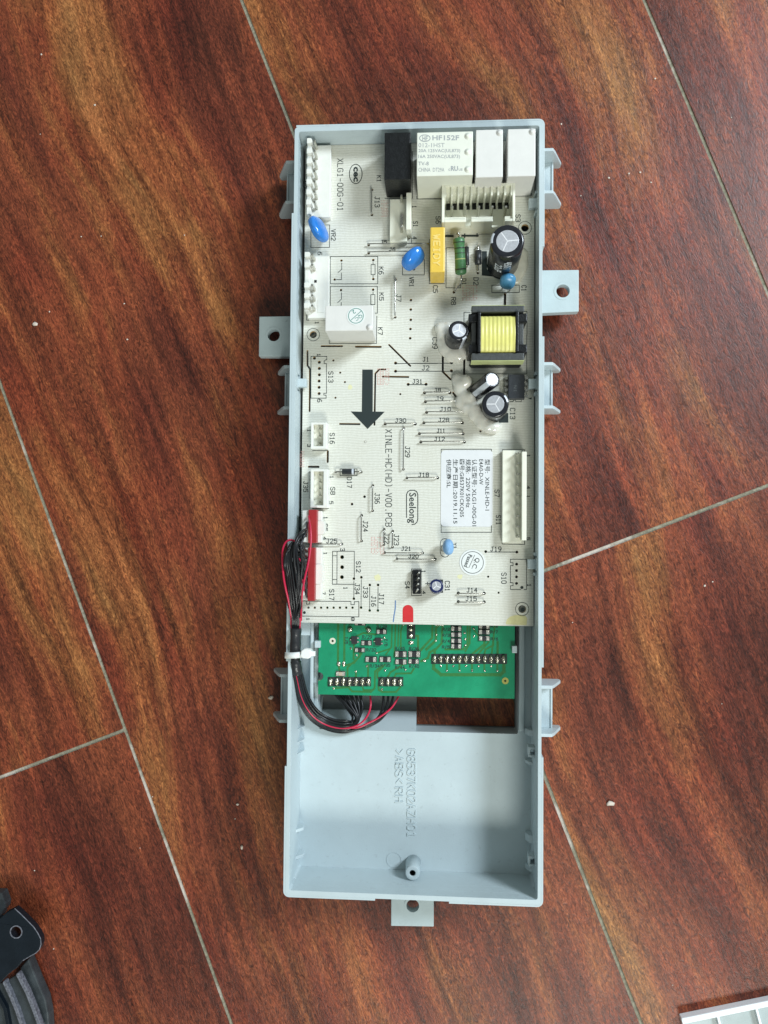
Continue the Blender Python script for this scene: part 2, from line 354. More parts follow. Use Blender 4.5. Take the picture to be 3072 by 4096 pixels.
def ngon(cx, cy, r, n=20, ry=None):
    return [(cx + r * math.cos(2 * math.pi * i / n), cy + (ry or r) * math.sin(2 * math.pi * i / n)) for i in range(n)]
def rrect(x0, x1, y0, y1, r, n=5):
    if x0 > x1: x0, x1 = x1, x0
    if y0 > y1: y0, y1 = y1, y0
    out = []
    for cx, cy, a0 in ((x1 - r, y1 - r, 0), (x0 + r, y1 - r, 90), (x0 + r, y0 + r, 180), (x1 - r, y0 + r, 270)):
        for k in range(n + 1):
            a = math.radians(a0 + 90 * k / n); out.append((cx + r * math.cos(a), cy + r * math.sin(a)))
    return out
def stroke(path, w, cap=6):
    """outline of a thick rounded line"""
    pts = [Vector((p[0], p[1])) for p in path]; L_ = []; R_ = []
    K = len(pts)
    for i, p in enumerate(pts):
        d0 = (pts[i] - pts[i - 1]).normalized() if i else None
        d1 = (pts[i + 1] - pts[i]).normalized() if i < K - 1 else None
        d = ((d0 or d1) + (d1 or d0)).normalized(); nrm = Vector((-d.y, d.x))
        k = 1 / max(.5, nrm.dot(Vector((-(d0 or d1).y, (d0 or d1).x))))
        L_.append(p + nrm * (w / 2 * k)); R_.append(p - nrm * (w / 2 * k))
    def arc(c, d, s0):
        a = math.atan2(d.y, d.x); return [c + Vector((math.cos(a + s0 - math.pi * k / cap), math.sin(a + s0 - math.pi * k / cap))) * (w / 2) for k in range(1, cap)]
    dE = (pts[-1] - pts[-2]).normalized(); dS = (pts[0] - pts[1]).normalized()
    out = L_ + arc(pts[-1], dE, math.pi / 2) + R_[::-1] + arc(pts[0], dS, math.pi / 2)
    return [(p.x, p.y) for p in out]

# stroke font on a 4 x 6 grid
G_ = {'0': ['1,0 0,1.5 0,4.5 1,6 3,6 4,4.5 4,1.5 3,0 1,0'], '1': ['1,5 2,6 2,0', '1,0 3,0'], '2': ['0,5 1,6 3,6 4,5 4,3.8 0,0 4,0'],
      '3': ['0,5.2 1,6 3,6 4,5 4,4 3,3.1 1.5,3.1', '3,3.1 4,2 4,1 3,0 1,0 0,.8'], '4': ['3,0 3,6 0,2 4,2'], '5': ['4,6 .3,6 0,3.2 1,3.7 3,3.7 4,2.7 4,1 3,0 1,0 0,.8'],
      '6': ['3.6,6 1.5,6 0,3.5 0,1 1,0 3,0 4,1 4,2.4 3,3.4 1,3.4 0,2.4'], '7': ['0,6 4,6 1.5,0'], '8': ['1,3.2 0,4.2 0,5.2 1,6 3,6 4,5.2 4,4.2 3,3.2 1,3.2 0,2.2 0,1 1,0 3,0 4,1 4,2.2 3,3.2'],
      '9': ['4,3.6 3,2.6 1,2.6 0,3.6 0,5 1,6 3,6 4,5 4,2.5 2.5,0 .5,0'], 'A': ['0,0 2,6 4,0', '.8,2 3.2,2'], 'B': ['0,0 0,6 3,6 4,5.2 4,4 3,3.2 0,3.2', '3,3.2 4,2.3 4,.9 3,0 0,0'],
      'C': ['4,5 3,6 1,6 0,5 0,1 1,0 3,0 4,1'], 'D': ['0,0 0,6 2.5,6 4,4.5 4,1.5 2.5,0 0,0'], 'E': ['4,0 0,0 0,6 4,6', '0,3.1 3,3.1'], 'G': ['4,5 3,6 1,6 0,5 0,1 1,0 3,0 4,1 4,2.8 2.3,2.8'],
      'H': ['0,0 0,6', '4,0 4,6', '0,3.1 4,3.1'], 'I': ['1,0 3,0', '2,0 2,6', '1,6 3,6'], 'J': ['1.5,6 4,6', '3,6 3,1 2,0 1,0 0,1'], 'K': ['0,0 0,6', '4,6 0,2.6', '1.4,3.7 4,0'],
      'L': ['0,6 0,0 4,0'], 'N': ['0,0 0,6 4,0 4,6'], 'P': ['0,0 0,6 3,6 4,5 4,3.9 3,3 0,3'], 'Q': ['1,0 0,1.5 0,4.5 1,6 3,6 4,4.5 4,1.5 3,0 1,0', '2.4,1.6 4.2,-.4'], 'R': ['0,0 0,6 3,6 4,5 4,3.9 3,3 0,3', '2,3 4,0'],
      'S': ['4,5.1 3,6 1,6 0,5 0,4 1,3.2 3,2.9 4,2 4,1 3,0 1,0 0,.9'], 'V': ['0,6 2,0 4,6'], 'X': ['0,0 4,6', '0,6 4,0'], 'Y': ['0,6 2,3 4,6', '2,3 2,0'], 'Z': ['0,6 4,6 0,0 4,0'],
      '-': ['.5,3 3.5,3'], '(': ['2.6,6.6 1.4,5 1.4,1 2.6,-.6'], ')': ['1.4,6.6 2.6,5 2.6,1 1.4,-.6'], '.': ['1.8,0 2.2,0 2.2,.4 1.8,.4 1.8,0'], '+': ['0,3 4,3', '2,1 2,5'], '/': ['.5,-.3 3.5,6.3'],
      '<': ['3.5,5.5 .5,3 3.5,.5'], '>': ['.5,5.5 3.5,3 .5,.5'], ' ': []}
def glyph_lines(txt, adv=5.8):
    out = []
    for k, ch in enumerate(txt):
        for s_ in G_[ch]:
            out.append([(float(a.split(',')[0]) + k * adv, float(a.split(',')[1])) for a in s_.split()])
    return out
class Print:
    """flat print lying on a level surface"""
    def __init__(s, z): s.z = z; s.mb = MB(); s.k = 0
    def ribbon(s, pts, w, mi=0, closed=False):
        pts = [Vector((p[0], p[1])) for p in pts]
        if closed: pts = pts + [pts[0]]
        for a, b_ in zip(pts, pts[1:]):
            d = b_ - a
            if d.length < 1e-6: continue
            d.normalize(); n_ = Vector((-d.y, d.x)) * (w / 2); a2 = a - d * (w * .42); b2 = b_ + d * (w * .42)
            s.k += 1; z = s.z + (s.k % 9) * .0035
            q = [a2 + n_, a2 - n_, b2 - n_, b2 + n_]
            s.mb.add([(p.x, p.y, z) for p in q], [(0, 1, 2, 3)], mi)
    def fill(s, pts, mi=0):
        n0 = [Vector((p[0], p[1], 0)) for p in pts]; s.k += 1; z = s.z + (s.k % 9) * .0035
        fs = []
        for t in tessellate_polygon([n0]):
            a, b_, c = [pts[i] for i in t]
            if (b_[0] - a[0]) * (c[1] - a[1]) - (b_[1] - a[1]) * (c[0] - a[0]) < 0: t = (t[0], t[2], t[1])
            fs.append(t)
        s.mb.add([(p[0], p[1], z) for p in pts], fs, mi)
    def text(s, c, txt, x0, y0, x1, y1, o='r', w=.27, mi=0, zp=None):
        zz = s.z if zp is None else zp
        W = len(txt) * 5.8 - 1.8
        for l in glyph_lines(txt):
            pts = []
            for gx, gy in l:
                u = (gx / W) if len(txt) > 1 else gx / 4; v = gy / 6
                X, Y = (x0 + v * (x1 - x0), y0 + u * (y1 - y0)) if o == 'r' else (x0 + u * (x1 - x0), y1 - v * (y1 - y0))
                pts.append(Q(c, X, Y, zz))
            s.ribbon(pts, w, mi)
    def font(s, c, txt, x0, y0, x1, y1, o='r', mi=0, bold=0, quad=None):
        vs, fs, bb = font_mesh(txt, bold)
        w_ = bb[1] - bb[0]; h_ = bb[3] - bb[2]; s.k += 1; z = s.z + (s.k % 9) * .0035; out = []
        for vx, vy in vs:
            u = (vx - bb[0]) / w_; v = (vy - bb[2]) / h_
            if quad: out.append((*quad(u, v), z)); continue
            X, Y = (x0 + v * (x1 - x0), y0 + u * (y1 - y0)) if o == 'r' else (x0 + u * (x1 - x0), y1 - v * (y1 - y0))
            out.append((*Q(c, X, Y, s.z), z))
        s.mb.add(out, fs, mi)
    def build(s, name, mats, parent, **k): return s.mb.build(name, mats, parent, **k)
_fc = {}
def font_mesh(txt, bold=0, extrude=0):
    k = (txt, bold, extrude)
    if k in _fc: return _fc[k]
    cu = bpy.data.curves.new('t', 'FONT'); cu.body = txt; cu.size = 1; cu.offset = bold; cu.resolution_u = 2; cu.extrude = extrude
    ob = bpy.data.objects.new('t', cu); COL.objects.link(ob)
    dg = bpy.context.evaluated_depsgraph_get(); ev = ob.evaluated_get(dg); me = ev.to_mesh()
    vs = [(v.co.x, v.co.y, v.co.z) if extrude else (v.co.x, v.co.y) for v in me.vertices]; fs = [list(p.vertices) for p in me.polygons]
    ev.to_mesh_clear(); bpy.data.objects.remove(ob); bpy.data.curves.remove(cu)
    bb = (min(v[0] for v in vs), max(v[0] for v in vs), min(v[1] for v in vs), max(v[1] for v in vs))
    _fc[k] = (vs, fs, bb); return _fc[k]
def curve_plate(mb, outer, holes, z0, z1):
    cu = bpy.data.curves.new('t', 'CURVE'); cu.dimensions = '2D'; cu.fill_mode = 'BOTH'; cu.extrude = (z1 - z0) / 2
    for l in [outer] + list(holes):
        sp = cu.splines.new('POLY'); sp.points.add(len(l) - 1); sp.use_cyclic_u = True
        for p, q in zip(sp.points, l): p.co = (q[0], q[1], 0, 1)
    ob = bpy.data.objects.new('t', cu); COL.objects.link(ob); dg = bpy.context.evaluated_depsgraph_get(); ev = ob.evaluated_get(dg); me = ev.to_mesh()
    vs = [(v.co.x, v.co.y, v.co.z + (z0 + z1) / 2) for v in me.vertices]
    fc = [list(p.vertices) for p in me.polygons if abs(p.normal.z) > .5]; fsd = [list(p.vertices) for p in me.polygons if abs(p.normal.z) <= .5]
    ev.to_mesh_clear(); bpy.data.objects.remove(ob); bpy.data.curves.remove(cu)
    mb.add(vs, fc, 0); mb.add(vs, fsd, 1)
def copy_of(o, parent, loc=None, label=None):
    c = o.copy(); COL.objects.link(c); c.parent = parent
    if loc is not None: c.location = (Vector(loc) - origin(parent)) * S
    if 'label' in c and label is None: del c['label']
    if label: c['label'] = label
    return c

# ------------------------------------------------------------------ the floor
A0, A1 = Vector(P(966, 0, 0)), Vector(P(2566, 4096, 0))
GD = (A1 - A0).normalized(); GP = Vector((-GD.y, GD.x))     # along the grain (down the picture), across it (to the right)
def uv(px_, py_):
    p = Vector(P(px_, py_, 0)) - A0; return p.dot(GD), p.dot(GP)
vA = 0; vB = (uv(0, 1480)[1] + uv(905, 4096)[1]) / 2; vC = (uv(2578, 0)[1] + uv(3072, 1175)[1]) / 2
uD = (uv(0, 3110)[0] + uv(520, 2912)[0]) / 2; uE = (uv(2190, 2280)[0] + uv(3072, 1940)[0]) / 2
fl = MB(); fl.box(-900, 900, -900, 900, -8, -.45)
floor = fl.build('floor', GROUT); tag(floor, 'floor of reddish brown wood print tiles with pale grout joints', kind='structure'); del floor['label']
TW = vC - vA; cols = [(vB - TW, vB, uD), (vB, vA, uD + 520), (vA, vC, uE), (vC, vC + TW, uE - 430), (vC + TW, vC + 2 * TW, uE + 60), (vB - 2 * TW, vB - TW, uD - 380)]
g = .76; k_t = 0
ang = math.atan2(GD.y, GD.x) + math.pi / 2
for v0, v1, uj in cols:
    for u0, u1 in ((uj - 900, uj), (uj, uj + 900)):
        c = A0 + GD * ((u0 + u1) / 2) + GP * ((v0 + v1) / 2)
        a, b_ = (v1 - v0) / 2 - g, (u1 - u0) / 2 - g
        mb = MB(); mb.prism(rrect(c.x - a, c.x + a, c.y - b_, c.y + b_, .5, 3), -4, 0)
        o = mb.build('floor_tile', WOOD, floor, org=(c.x, c.y, 0), bevel=.35, seg=2)
        o.rotation_euler = (0, 0, ang); k_t += 1

# ------------------------------------------------------------------ the grey plastic housing
case = thing('plastic_housing', 'long open grey plastic housing with mounting ears lying on the tiles, holding the circuit boards', 'housing', (-8, 12, 0))
XO0, XO1, YO0, YO1 = -56.8, 40.7, -138.2, 162.6      # outer faces without the thicker skins
XI0, XI1, YI0, YI1 = -55.3, 39.4, -136.3, 160.7
ZF, ZR, ZB = 12.0, 34.0, 23.0
def clampw(y, m=0): return y
wl = MB()
wl.prism(rrect(XO0, XO1, YO0, YO1, 1.5), 4, 24.2, holes=[rrect(XI0, XI1, YI0, YI1, 1.0)])
wl.prism(rrect(XO0, XO1, YO0, YO1, 1.5), 29, ZR, holes=[rrect(XI0, XI1, YI0, YI1, 1.0)])
wl.box(XO0, XO1, YI1, YO1 - .02, 24.2, 29); wl.box(XO0, XO1, YO0 + .02, YI0, 24.2, 29)
CLIPR = [P(2138, 820, 25)[1], P(2138, 1538, 25)[1], P(2138, 2256, 25)[1]]
CLIPL = [P(1195, 1535, 25)[1]]
def seg_wall(x0, x1, clips):
    ys = YI0; gaps = []
    for c in sorted(clips): gaps += [(c - 3.4, c - 2.4), (c + 2.4, c + 3.4)]
    for a, b_ in gaps: wl.box(x0, x1, ys, a, 24.2, 29); ys = b_
    wl.box(x0, x1, ys, YI1, 24.2, 29)
seg_wall(XI1, XO1 - .01, CLIPR); seg_wall(XO0 + .01, XI0, CLIPL)
wl.build('side_wall', HOUS, case, bevel=.22)
sk = MB()                                                     # thicker lips along the rim
def yy(pxv, pyv): return P(pxv, pyv, ZR)[1]
sk.box(-57.6, XO0 - .005, yy(1150, 2645), yy(1165, 852), 14, ZR - .05); sk.box(XO1 + .005, 41.5, yy(2175, 2670), yy(2175, 1345), 14, ZR - .05)
def lip(p0, cx, cy, a0, p1, t=.78, r=1.5):
    arc = lambda rr: [(cx + rr * math.cos(math.radians(a0 + 90 * k / 6)), cy + rr * math.sin(math.radians(a0 + 90 * k / 6))) for k in range(7)]
    n0 = (math.cos(math.radians(a0)), math.sin(math.radians(a0))); n1 = (-n0[1], n0[0])
    inn = [(p0[0] + n0[0] * .005, p0[1] + n0[1] * .005)] + arc(r + .005) + [(p1[0] + n1[0] * .005, p1[1] + n1[1] * .005)]
    out = [(p0[0] + n0[0] * t, p0[1] + n0[1] * t)] + arc(r + t) + [(p1[0] + n1[0] * t, p1[1] + n1[1] * t)]
    sk.prism(inn + out[::-1], 14, ZR - .05)
lip((XO0, yy(1150, 3065)), XO0 + 1.5, YO0 + 1.5, 180, (P(1500, 3590, ZR)[0], YO0))
lip((P(1796, 3590, ZR)[0], YO0), XO1 - 1.5, YO0 + 1.5, 270, (XO1, yy(2170, 3030)))
lip((XO1, yy(2180, 985)), XO1 - 1.5, YO1 - 1.5, 0, (XO0 + .6, YO1))
sk.build('rim_lip', HOUS, case, bevel=.25)
# floor panel with the deep display pocket
PX0, PX1 = P(1277, 2850, ZF)[0], P(2072, 2850, ZF)[0]; PY0 = P(1700, 2927, ZF)[1]; PY1 = 40
fp = MB()
fp.prism([(XI0 + .01, YI0 + .01), (XI1 - .01, YI0 + .01), (XI1 - .01, YI1 - .01), (XI0 + .01, YI1 - .01)], 10.3, ZF,
         holes=[rrect(PX0, PX1, PY0, PY1, .8), ngon(P(1650, 3493, 12)[0], P(1650, 3493, 12)[1] + 200, .1, 3)][:1])
fp.build('base_panel', HOUS, case)
pk = MB(); pk.prism(rrect(PX0 - 1.5, PX1 + 1.5, PY0 - 1.5, PY1 + 1.5, 1), .3, 10.28, holes=[rrect(PX0 + .01, PX1 - .01, PY0 + .01, PY1 - .01, .8)])
WX0, WX1, WY0 = P(1666, 2890, 1.8)[0], PX1 - .3, PY0 + .3
pk.build('display_pocket', HOUS, case)
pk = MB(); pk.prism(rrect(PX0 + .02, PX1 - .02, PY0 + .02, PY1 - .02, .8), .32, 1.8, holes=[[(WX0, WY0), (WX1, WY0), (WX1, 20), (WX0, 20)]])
pk.build('display_frame', mat('shade_darkened_plastic', (.12, .135, .135), .45, var=.1, vscale=90), case)  # plate coloured darker than the housing to carry the pocket's shade
ya_, yb_ = P(1450, 2842, 3.5)[1], PY0 + .04
pk = MB(); t_ = MB(); t_.prism([(yb_, 1.82), (ya_, 1.82), (ya_, 3.0), (yb_, ZF - .1)], PX0 + .04, WX0 - .02); pk.add([(c, a, b_) for a, b_, c in t_.v], t_.f)
pk.build('pocket_ramp', HOUS, case, bevel=.1)
# mounting ears
def ear(pts, hole, r, side, z=10, t=4.2):
    mb = MB(); o_ = [P(x, y, z) for x, y in pts]; hc = P(*hole, z)
    if side == 'l': o_[1] = (XO0 + .3, o_[1][1]); o_[2] = (XO0 + .3, o_[2][1])
    if side == 'r': o_[0] = (XO1 - .3, o_[0][1]); o_[3] = (XO1 - .3, o_[3][1])
    if side == 'b': o_[0] = (o_[0][0], YO0 + .3); o_[1] = (o_[1][0], YO0 + .3)
    mb.prism(o_, z - t, z, holes=[ngon(*hc, r, 28)])
    e = mb.build('mounting_ear', EARP, case, bevel=.3)
    m2 = MB(); m2.prism(ngon(*hc, r + 1.0, 28), z + .02, z + .13, holes=[ngon(*hc, r + .02, 28)]); m2.build('hole_rim', EARP, e)
ear([(1037, 1266), (1185, 1264), (1185, 1427), (1035, 1425)], (1095, 1341), 2.6, 'l')
ear([(2150, 1081), (2315, 1079), (2315, 1246), (2150, 1254)], (2252, 1164), 2.75, 'r')
ear([(1565, 3585), (1735, 3585), (1735, 3707), (1564, 3704)], (1651, 3623), 2.6, 'b')
# snap brackets outside the walls
def prism_y(mb, prof, y0, y1, mi=0):
    t = MB(); t.prism(prof, y0, y1, mi); mb.add([(a, c, b_) for a, b_, c in t.v], [f[::-1] for f in t.f], mi)
def bracket(side, y0, y1, xw, xo_base, xo_top, xledge):
    root = MB(); zl = 8.5
    root.box(xw, xledge, y0, y1, 5.5, zl); root.box(xledge, xledge - .7 * side, y0, y1, 5.5, zl + .6)
    br = root.build('snap_bracket', HOUS, case, bevel=.15)
    for a, b_ in ((y0 - 1.3, y0), (y1, y1 + 1.3)):
        f = MB(); prism_y(f, [(xw, 3), (xo_base - side * .6, 3), (xo_base, 3.8), (xo_base, 6.2), (xo_top + side * .5, 16), (xo_top - side * .8, 18.5), (xw, 18.5)], min(a, b_), max(a, b_))
        f.build('bracket_fin', HOUS, br, bevel=.2)
for side, rows in ((-1, ((156.9, 138.6, (1123, 700)), (70.8, 52.4, (1115, 1560)), (-56.4, -76.2, (1098, 2800)))), (1, ((159.5, 140.7, (2241, 700)), (71.4, 52.5, (2238, 1560)), (-58.8, -79.2, (2238, 2800))))):
    for ya, yb, (bx, by) in rows:
        xb = P(bx, by, 4)[0]; xw = XO0 - .01 if side < 0 else XO1 + .01
        bracket(side, min(ya, yb) + 1.3, max(ya, yb) - 1.3, xw, xb, xw + (xb - xw) * .62, xw + (xb - xw) * .68)
# inside details of the housing
def tabbox(name, c, x0, y0, x1, y1, z0, z1, m=HOUS, par=case, bevel=.2, **k):
    a = Q(c, x0, y0, z1); b_ = Q(c, x1, y1, z1); mb = MB(); mb.box(a[0], b_[0], b_[1], a[1], z0, z1)
    return mb.build(name, m, par, bevel=bevel, **k)
for cy in CLIPR:
    mb = MB(); mb.box(XI1 - 3.1, XI1 + .4, cy - 1.9, cy + 1.9, 24.2, 27.2); mb.box(XI1 - .8, XI1 + .2, cy - 4.6, cy - 3.3, 23, 28); mb.box(XI1 - .8, XI1 + .2, cy + 3.3, cy + 4.6, 23, 28)
    mb.build('board_clip', HOUS, case, bevel=.3)
for cy in CLIPL:
    mb = MB(); mb.box(XI0 - .4, XI0 + 3.2, cy - 1.7, cy + 1.7, 24.2, 27.2); mb.build('board_clip', HOUS, case, bevel=.3)
rl = MB()
xr = P(1246, 2650, 18)[0]; rl.box(xr - .6, xr + .6, P(1250, 2858, 18)[1], P(1250, 2400, 18)[1], ZF - .5, 17.5)
rl.box(xr + .6, PX0 - .3, P(1250, 2850, 14)[1], P(1250, 2450, 14)[1], ZF - .5, 14)
rl.box(XI0 + .1, xr - .6, P(1200, 2540, 16)[1], P(1200, 2400, 16)[1], ZF - .5, 17)
rl.build('locating_rib', HOUS, case, bevel=.35)
rr_ = MB(); xr2 = P(2102, 2700, 18)[0]; rr_.box(PX1 + .15, xr2, P(2100, 2925, 14)[1], P(2100, 2300, 14)[1], ZF - .5, 14)
rr_.build('locating_rib', HOUS, case, bevel=.35)
tabbox('display_clip', 'K', 478, 305, 538, 378, 12, 19.5); tabbox('display_clip', 'L', 1063, 318, 1110, 385, 12, 19.5)
for y0, y1 in ((1062, 1118), (1340, 1400)):
    mb = MB(); a = Q('M', 250, y0, 18); b_ = Q('M', 345, y1, 18)
    prism_y(mb, [(XI0 - .1, ZF - .2), (b_[0] - 1, ZF - .2), (b_[0], 15.0), (b_[0], 17.4), (XI0 - .1, 20.5)], b_[1] + .6, a[1] - .2); mb.build('cover_hook', HOUS, case, bevel=.25)
for y0, y1 in ((30, 75), (165, 215), (285, 330)):
    mb = MB(); a = Q('M', 235, y0, 20); b_ = Q('M', 335, y1, 20)
    prism_y(mb, [(XI0 - .1, ZF - .2), (b_[0] - .4, ZF - .2), (b_[0], 14.5), (b_[0] - 2.4, 21), (XI0 - .1, 23)], b_[1] + .8, a[1] - .6); mb.build('cover_hook', HOUS, case, bevel=.25)
for y0, y1 in ((205, 302), (1235, 1335)):
    a = Q('N', 1225, y0, 24); b_ = Q('N', 1292, y1, 24); mb = MB()
    mb.box(a[0], XI1 + .1, b_[1], b_[1] + .9, 20, 25); mb.box(a[0], XI1 + .1, a[1] - .9, a[1], 20, 25); mb.box(a[0] - .4, a[0] + .4, b_[1], a[1], 20, 24.6)
    mb.build('cover_catch', HOUS, case, bevel=.2)
for y0, y1 in ((40, 100), (340, 375), (1035, 1110), (1330, 1380)):
    a = Q('N', 1190, y0, 16); b_ = Q('N', 1265, y1, 16); mb = MB()
    prism_y(mb, [(XI1 + .1, ZF - .2), (a[0] + .5, ZF - .2), (a[0], 13.8), (a[0] + 1.2, 17), (XI1 + .1, 18)], b_[1], a[1]); mb.build('cover_hook', HOUS, case, bevel=.25)
# screw post
pc = Vector((*P(1650, 3493, 22.3), 0)); mb = MB()
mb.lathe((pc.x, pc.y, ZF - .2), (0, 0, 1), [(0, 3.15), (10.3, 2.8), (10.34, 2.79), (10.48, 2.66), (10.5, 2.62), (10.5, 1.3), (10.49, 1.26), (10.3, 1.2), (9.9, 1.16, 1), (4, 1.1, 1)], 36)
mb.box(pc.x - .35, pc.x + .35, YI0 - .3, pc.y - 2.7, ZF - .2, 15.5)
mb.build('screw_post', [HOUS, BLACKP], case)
mk = MB(); mc_ = Q('M', 1290, 1402, ZF); mk.prism(ngon(*mc_, 3.1, 40), ZF + .01, ZF + .16, holes=[ngon(*mc_, 2.85, 40)]); mk.build('ejector_mark', HOUS, case)
def raised(c, txt, x0, y0, x1, y1, w_=.42, z=ZF, h=.32):
    mb = MB(); W = len(txt) * 5.8 - 1.8; k = 0
    for l in glyph_lines(txt):
        k += 1
        pts = [Q(c, x0 + gy / 6 * (x1 - x0), y0 + gx / W * (y1 - y0), z) for gx, gy in l]
        for a, b_ in zip(pts, pts[1:]):
            k += 1; mb.prism(stroke([a, b_], w_, 4), z - .05, z + h + (k % 5) * .004)
    return mb
r1 = raised('M', 'G8537K02AZH01', 1432, 255, 1515, 1162); r2 = raised('M', '>ABS<', 1308, 252, 1388, 608)
r1.add(r2.v, r2.f); r2 = raised('M', 'RH', 1305, 652, 1385, 800)
r1.add(r2.v, r2.f); r1.build('raised_lettering', HOUS, case)

# ------------------------------------------------------------------ the cream main board
board = thing('main_circuit_board', 'cream circuit board with relays, capacitors and jumper wires in the upper housing', 'circuit board', (-8, 65, 21.4))
ZT = ZB
bx0, by0 = Q('A', 303, 900, ZT)[0], P(1700, 2498, ZT)[1]; bx1 = P(2136, 1600, ZT)[0]; by1 = P(1500, 577, ZT)[1]
bx0 = -54.2
sub = MB()
holes = []
HL = {'A': [(1073, 828), (1072, 1105)],
 'C': [(1037, 223), (1037, 312), (735, 393, 12), (1087, 387), (1087, 598), (660, 603, 12), (730, 720, 12), (1085, 715), (1333, 602), (1330, 1020), (1537, 490, 12), (1503, 830), (1502, 935), (1502, 1048), (1498, 1150), (1495, 1252)],
 'E': [(611, 457, 13), (657, 495), (657, 554), (657, 614), (655, 673), (655, 733), (655, 792), (790, 478, 9), (855, 594, 9), (900, 683, 9), (950, 730, 9), (810, 832, 9), (1095, 1248, 9), (1425, 797, 9), (1380, 503), (1380, 580), (1500, 705), (1282, 1080), (1567, 1080)],
 'G': [(1425, 38), (1420, 490), (1000, 185), (852, 875), (990, 793), (673, 520, 13), (955, 520, 13), (1083, 670), (1080, 948), (960, 1000), (958, 1283), (1208, 1155), (1205, 1323), (1303, 1175), (1300, 1350), (1460, 585)],
 'F': [(393, 263), (393, 340), (152, 467), (138, 548), (378, 548), (147, 632), (158, 733), (515, 733), (132, 832), (497, 832), (90, 935), (502, 935), (103, 1014), (515, 1014), (668, 913, 9)],
 'H': [(257, 412)],
 'I': [(740, 487), (1215, 582), (1635, 585), (1350, 650), (742, 632, 19), (742, 743, 19), (740, 853, 19), (873, 870), (955, 855), (872, 1092), (952, 1190), (1048, 940), (1140, 940), (1047, 1222), (1138, 1222), (1133, 847, 10)] + [(370 + 69.6 * i, 1191, 12) for i in range(8)],
 'J': [(333, 325), (813, 252, 12), (1108, 257, 12), (1106, 371, 12), (1105, 432, 12), (1105, 492, 12), (1105, 554, 12), (553, 645), (798, 648), (553, 727), (798, 730), (575, 482, 9), (836, 490, 9), (935, 642, 9)],
 'D': [(548, 600, 13), (300, 800, 13)]}
for c, L_ in HL.items():
    for h in L_:
        r = (h[2] * 1.15 if len(h) > 2 else 15) / CR[c][2] / F_PX * (H - ZT); holes.append(ngon(*Q(c, h[0], h[1], ZT), r, 10))
for c, x, y, r in (('C', 423, 1212, 40), ('B', 1090, 1070, 36), ('J', 1158, 797, 36)):
    holes.append(ngon(*Q(c, x, y, ZT), r / CR[c][2] / F_PX * (H - ZT), 26))
SL = [('C', [(515, 1340), (742, 1340)], 20), ('C', [(895, 1346), (1170, 1348)], 22), ('E', [(1318, 330), (1520, 530)], 17), ('E', [(545, 388), (545, 525), (568, 558), (565, 958)], 18),
      ('E', [(1285, 563), (1225, 563), (1188, 602), (1180, 1088)], 17), ('E', [(1258, 631), (1502, 635)], 17), ('E', [(853, 1080), (1040, 1082)], 17), ('G', [(584, 292), (583, 408)], 23),
      ('G', [(375, 462), (482, 463)], 23), ('F', [(312, 10), (311, 348), (383, 420)], 19), ('F', [(515, 218), (513, 380)], 19), ('D', [(830, 820), (829, 928)], 25), ('F', [(408, 548), (432, 582)], 17)]
for c, pth, w_ in SL:
    holes.append(stroke([Q(c, x, y, ZT) for x, y in pth], w_ / CR[c][2] / F_PX * (H - ZT)))
curve_plate(sub, [(bx0, by0), (bx1, by0), (bx1, by1), (bx0, by1)], holes, ZT - 1.6, ZT)
sub.build('substrate', [PCB, HOLEM], board)
# metal posts seen in the mounting holes
for c, x, y in (('C', 423, 1212), ('J', 1158, 797)):
    m_ = MB(); q = Q(c, x, y, 18); m_.lathe((*q, 12), (0, 0, 1), [(0, 2.2), (8.5, 1.9), (8.7, 1.5), (8.7, .9), (6, .8)], 24); m_.build('board_post', HOUS, case)

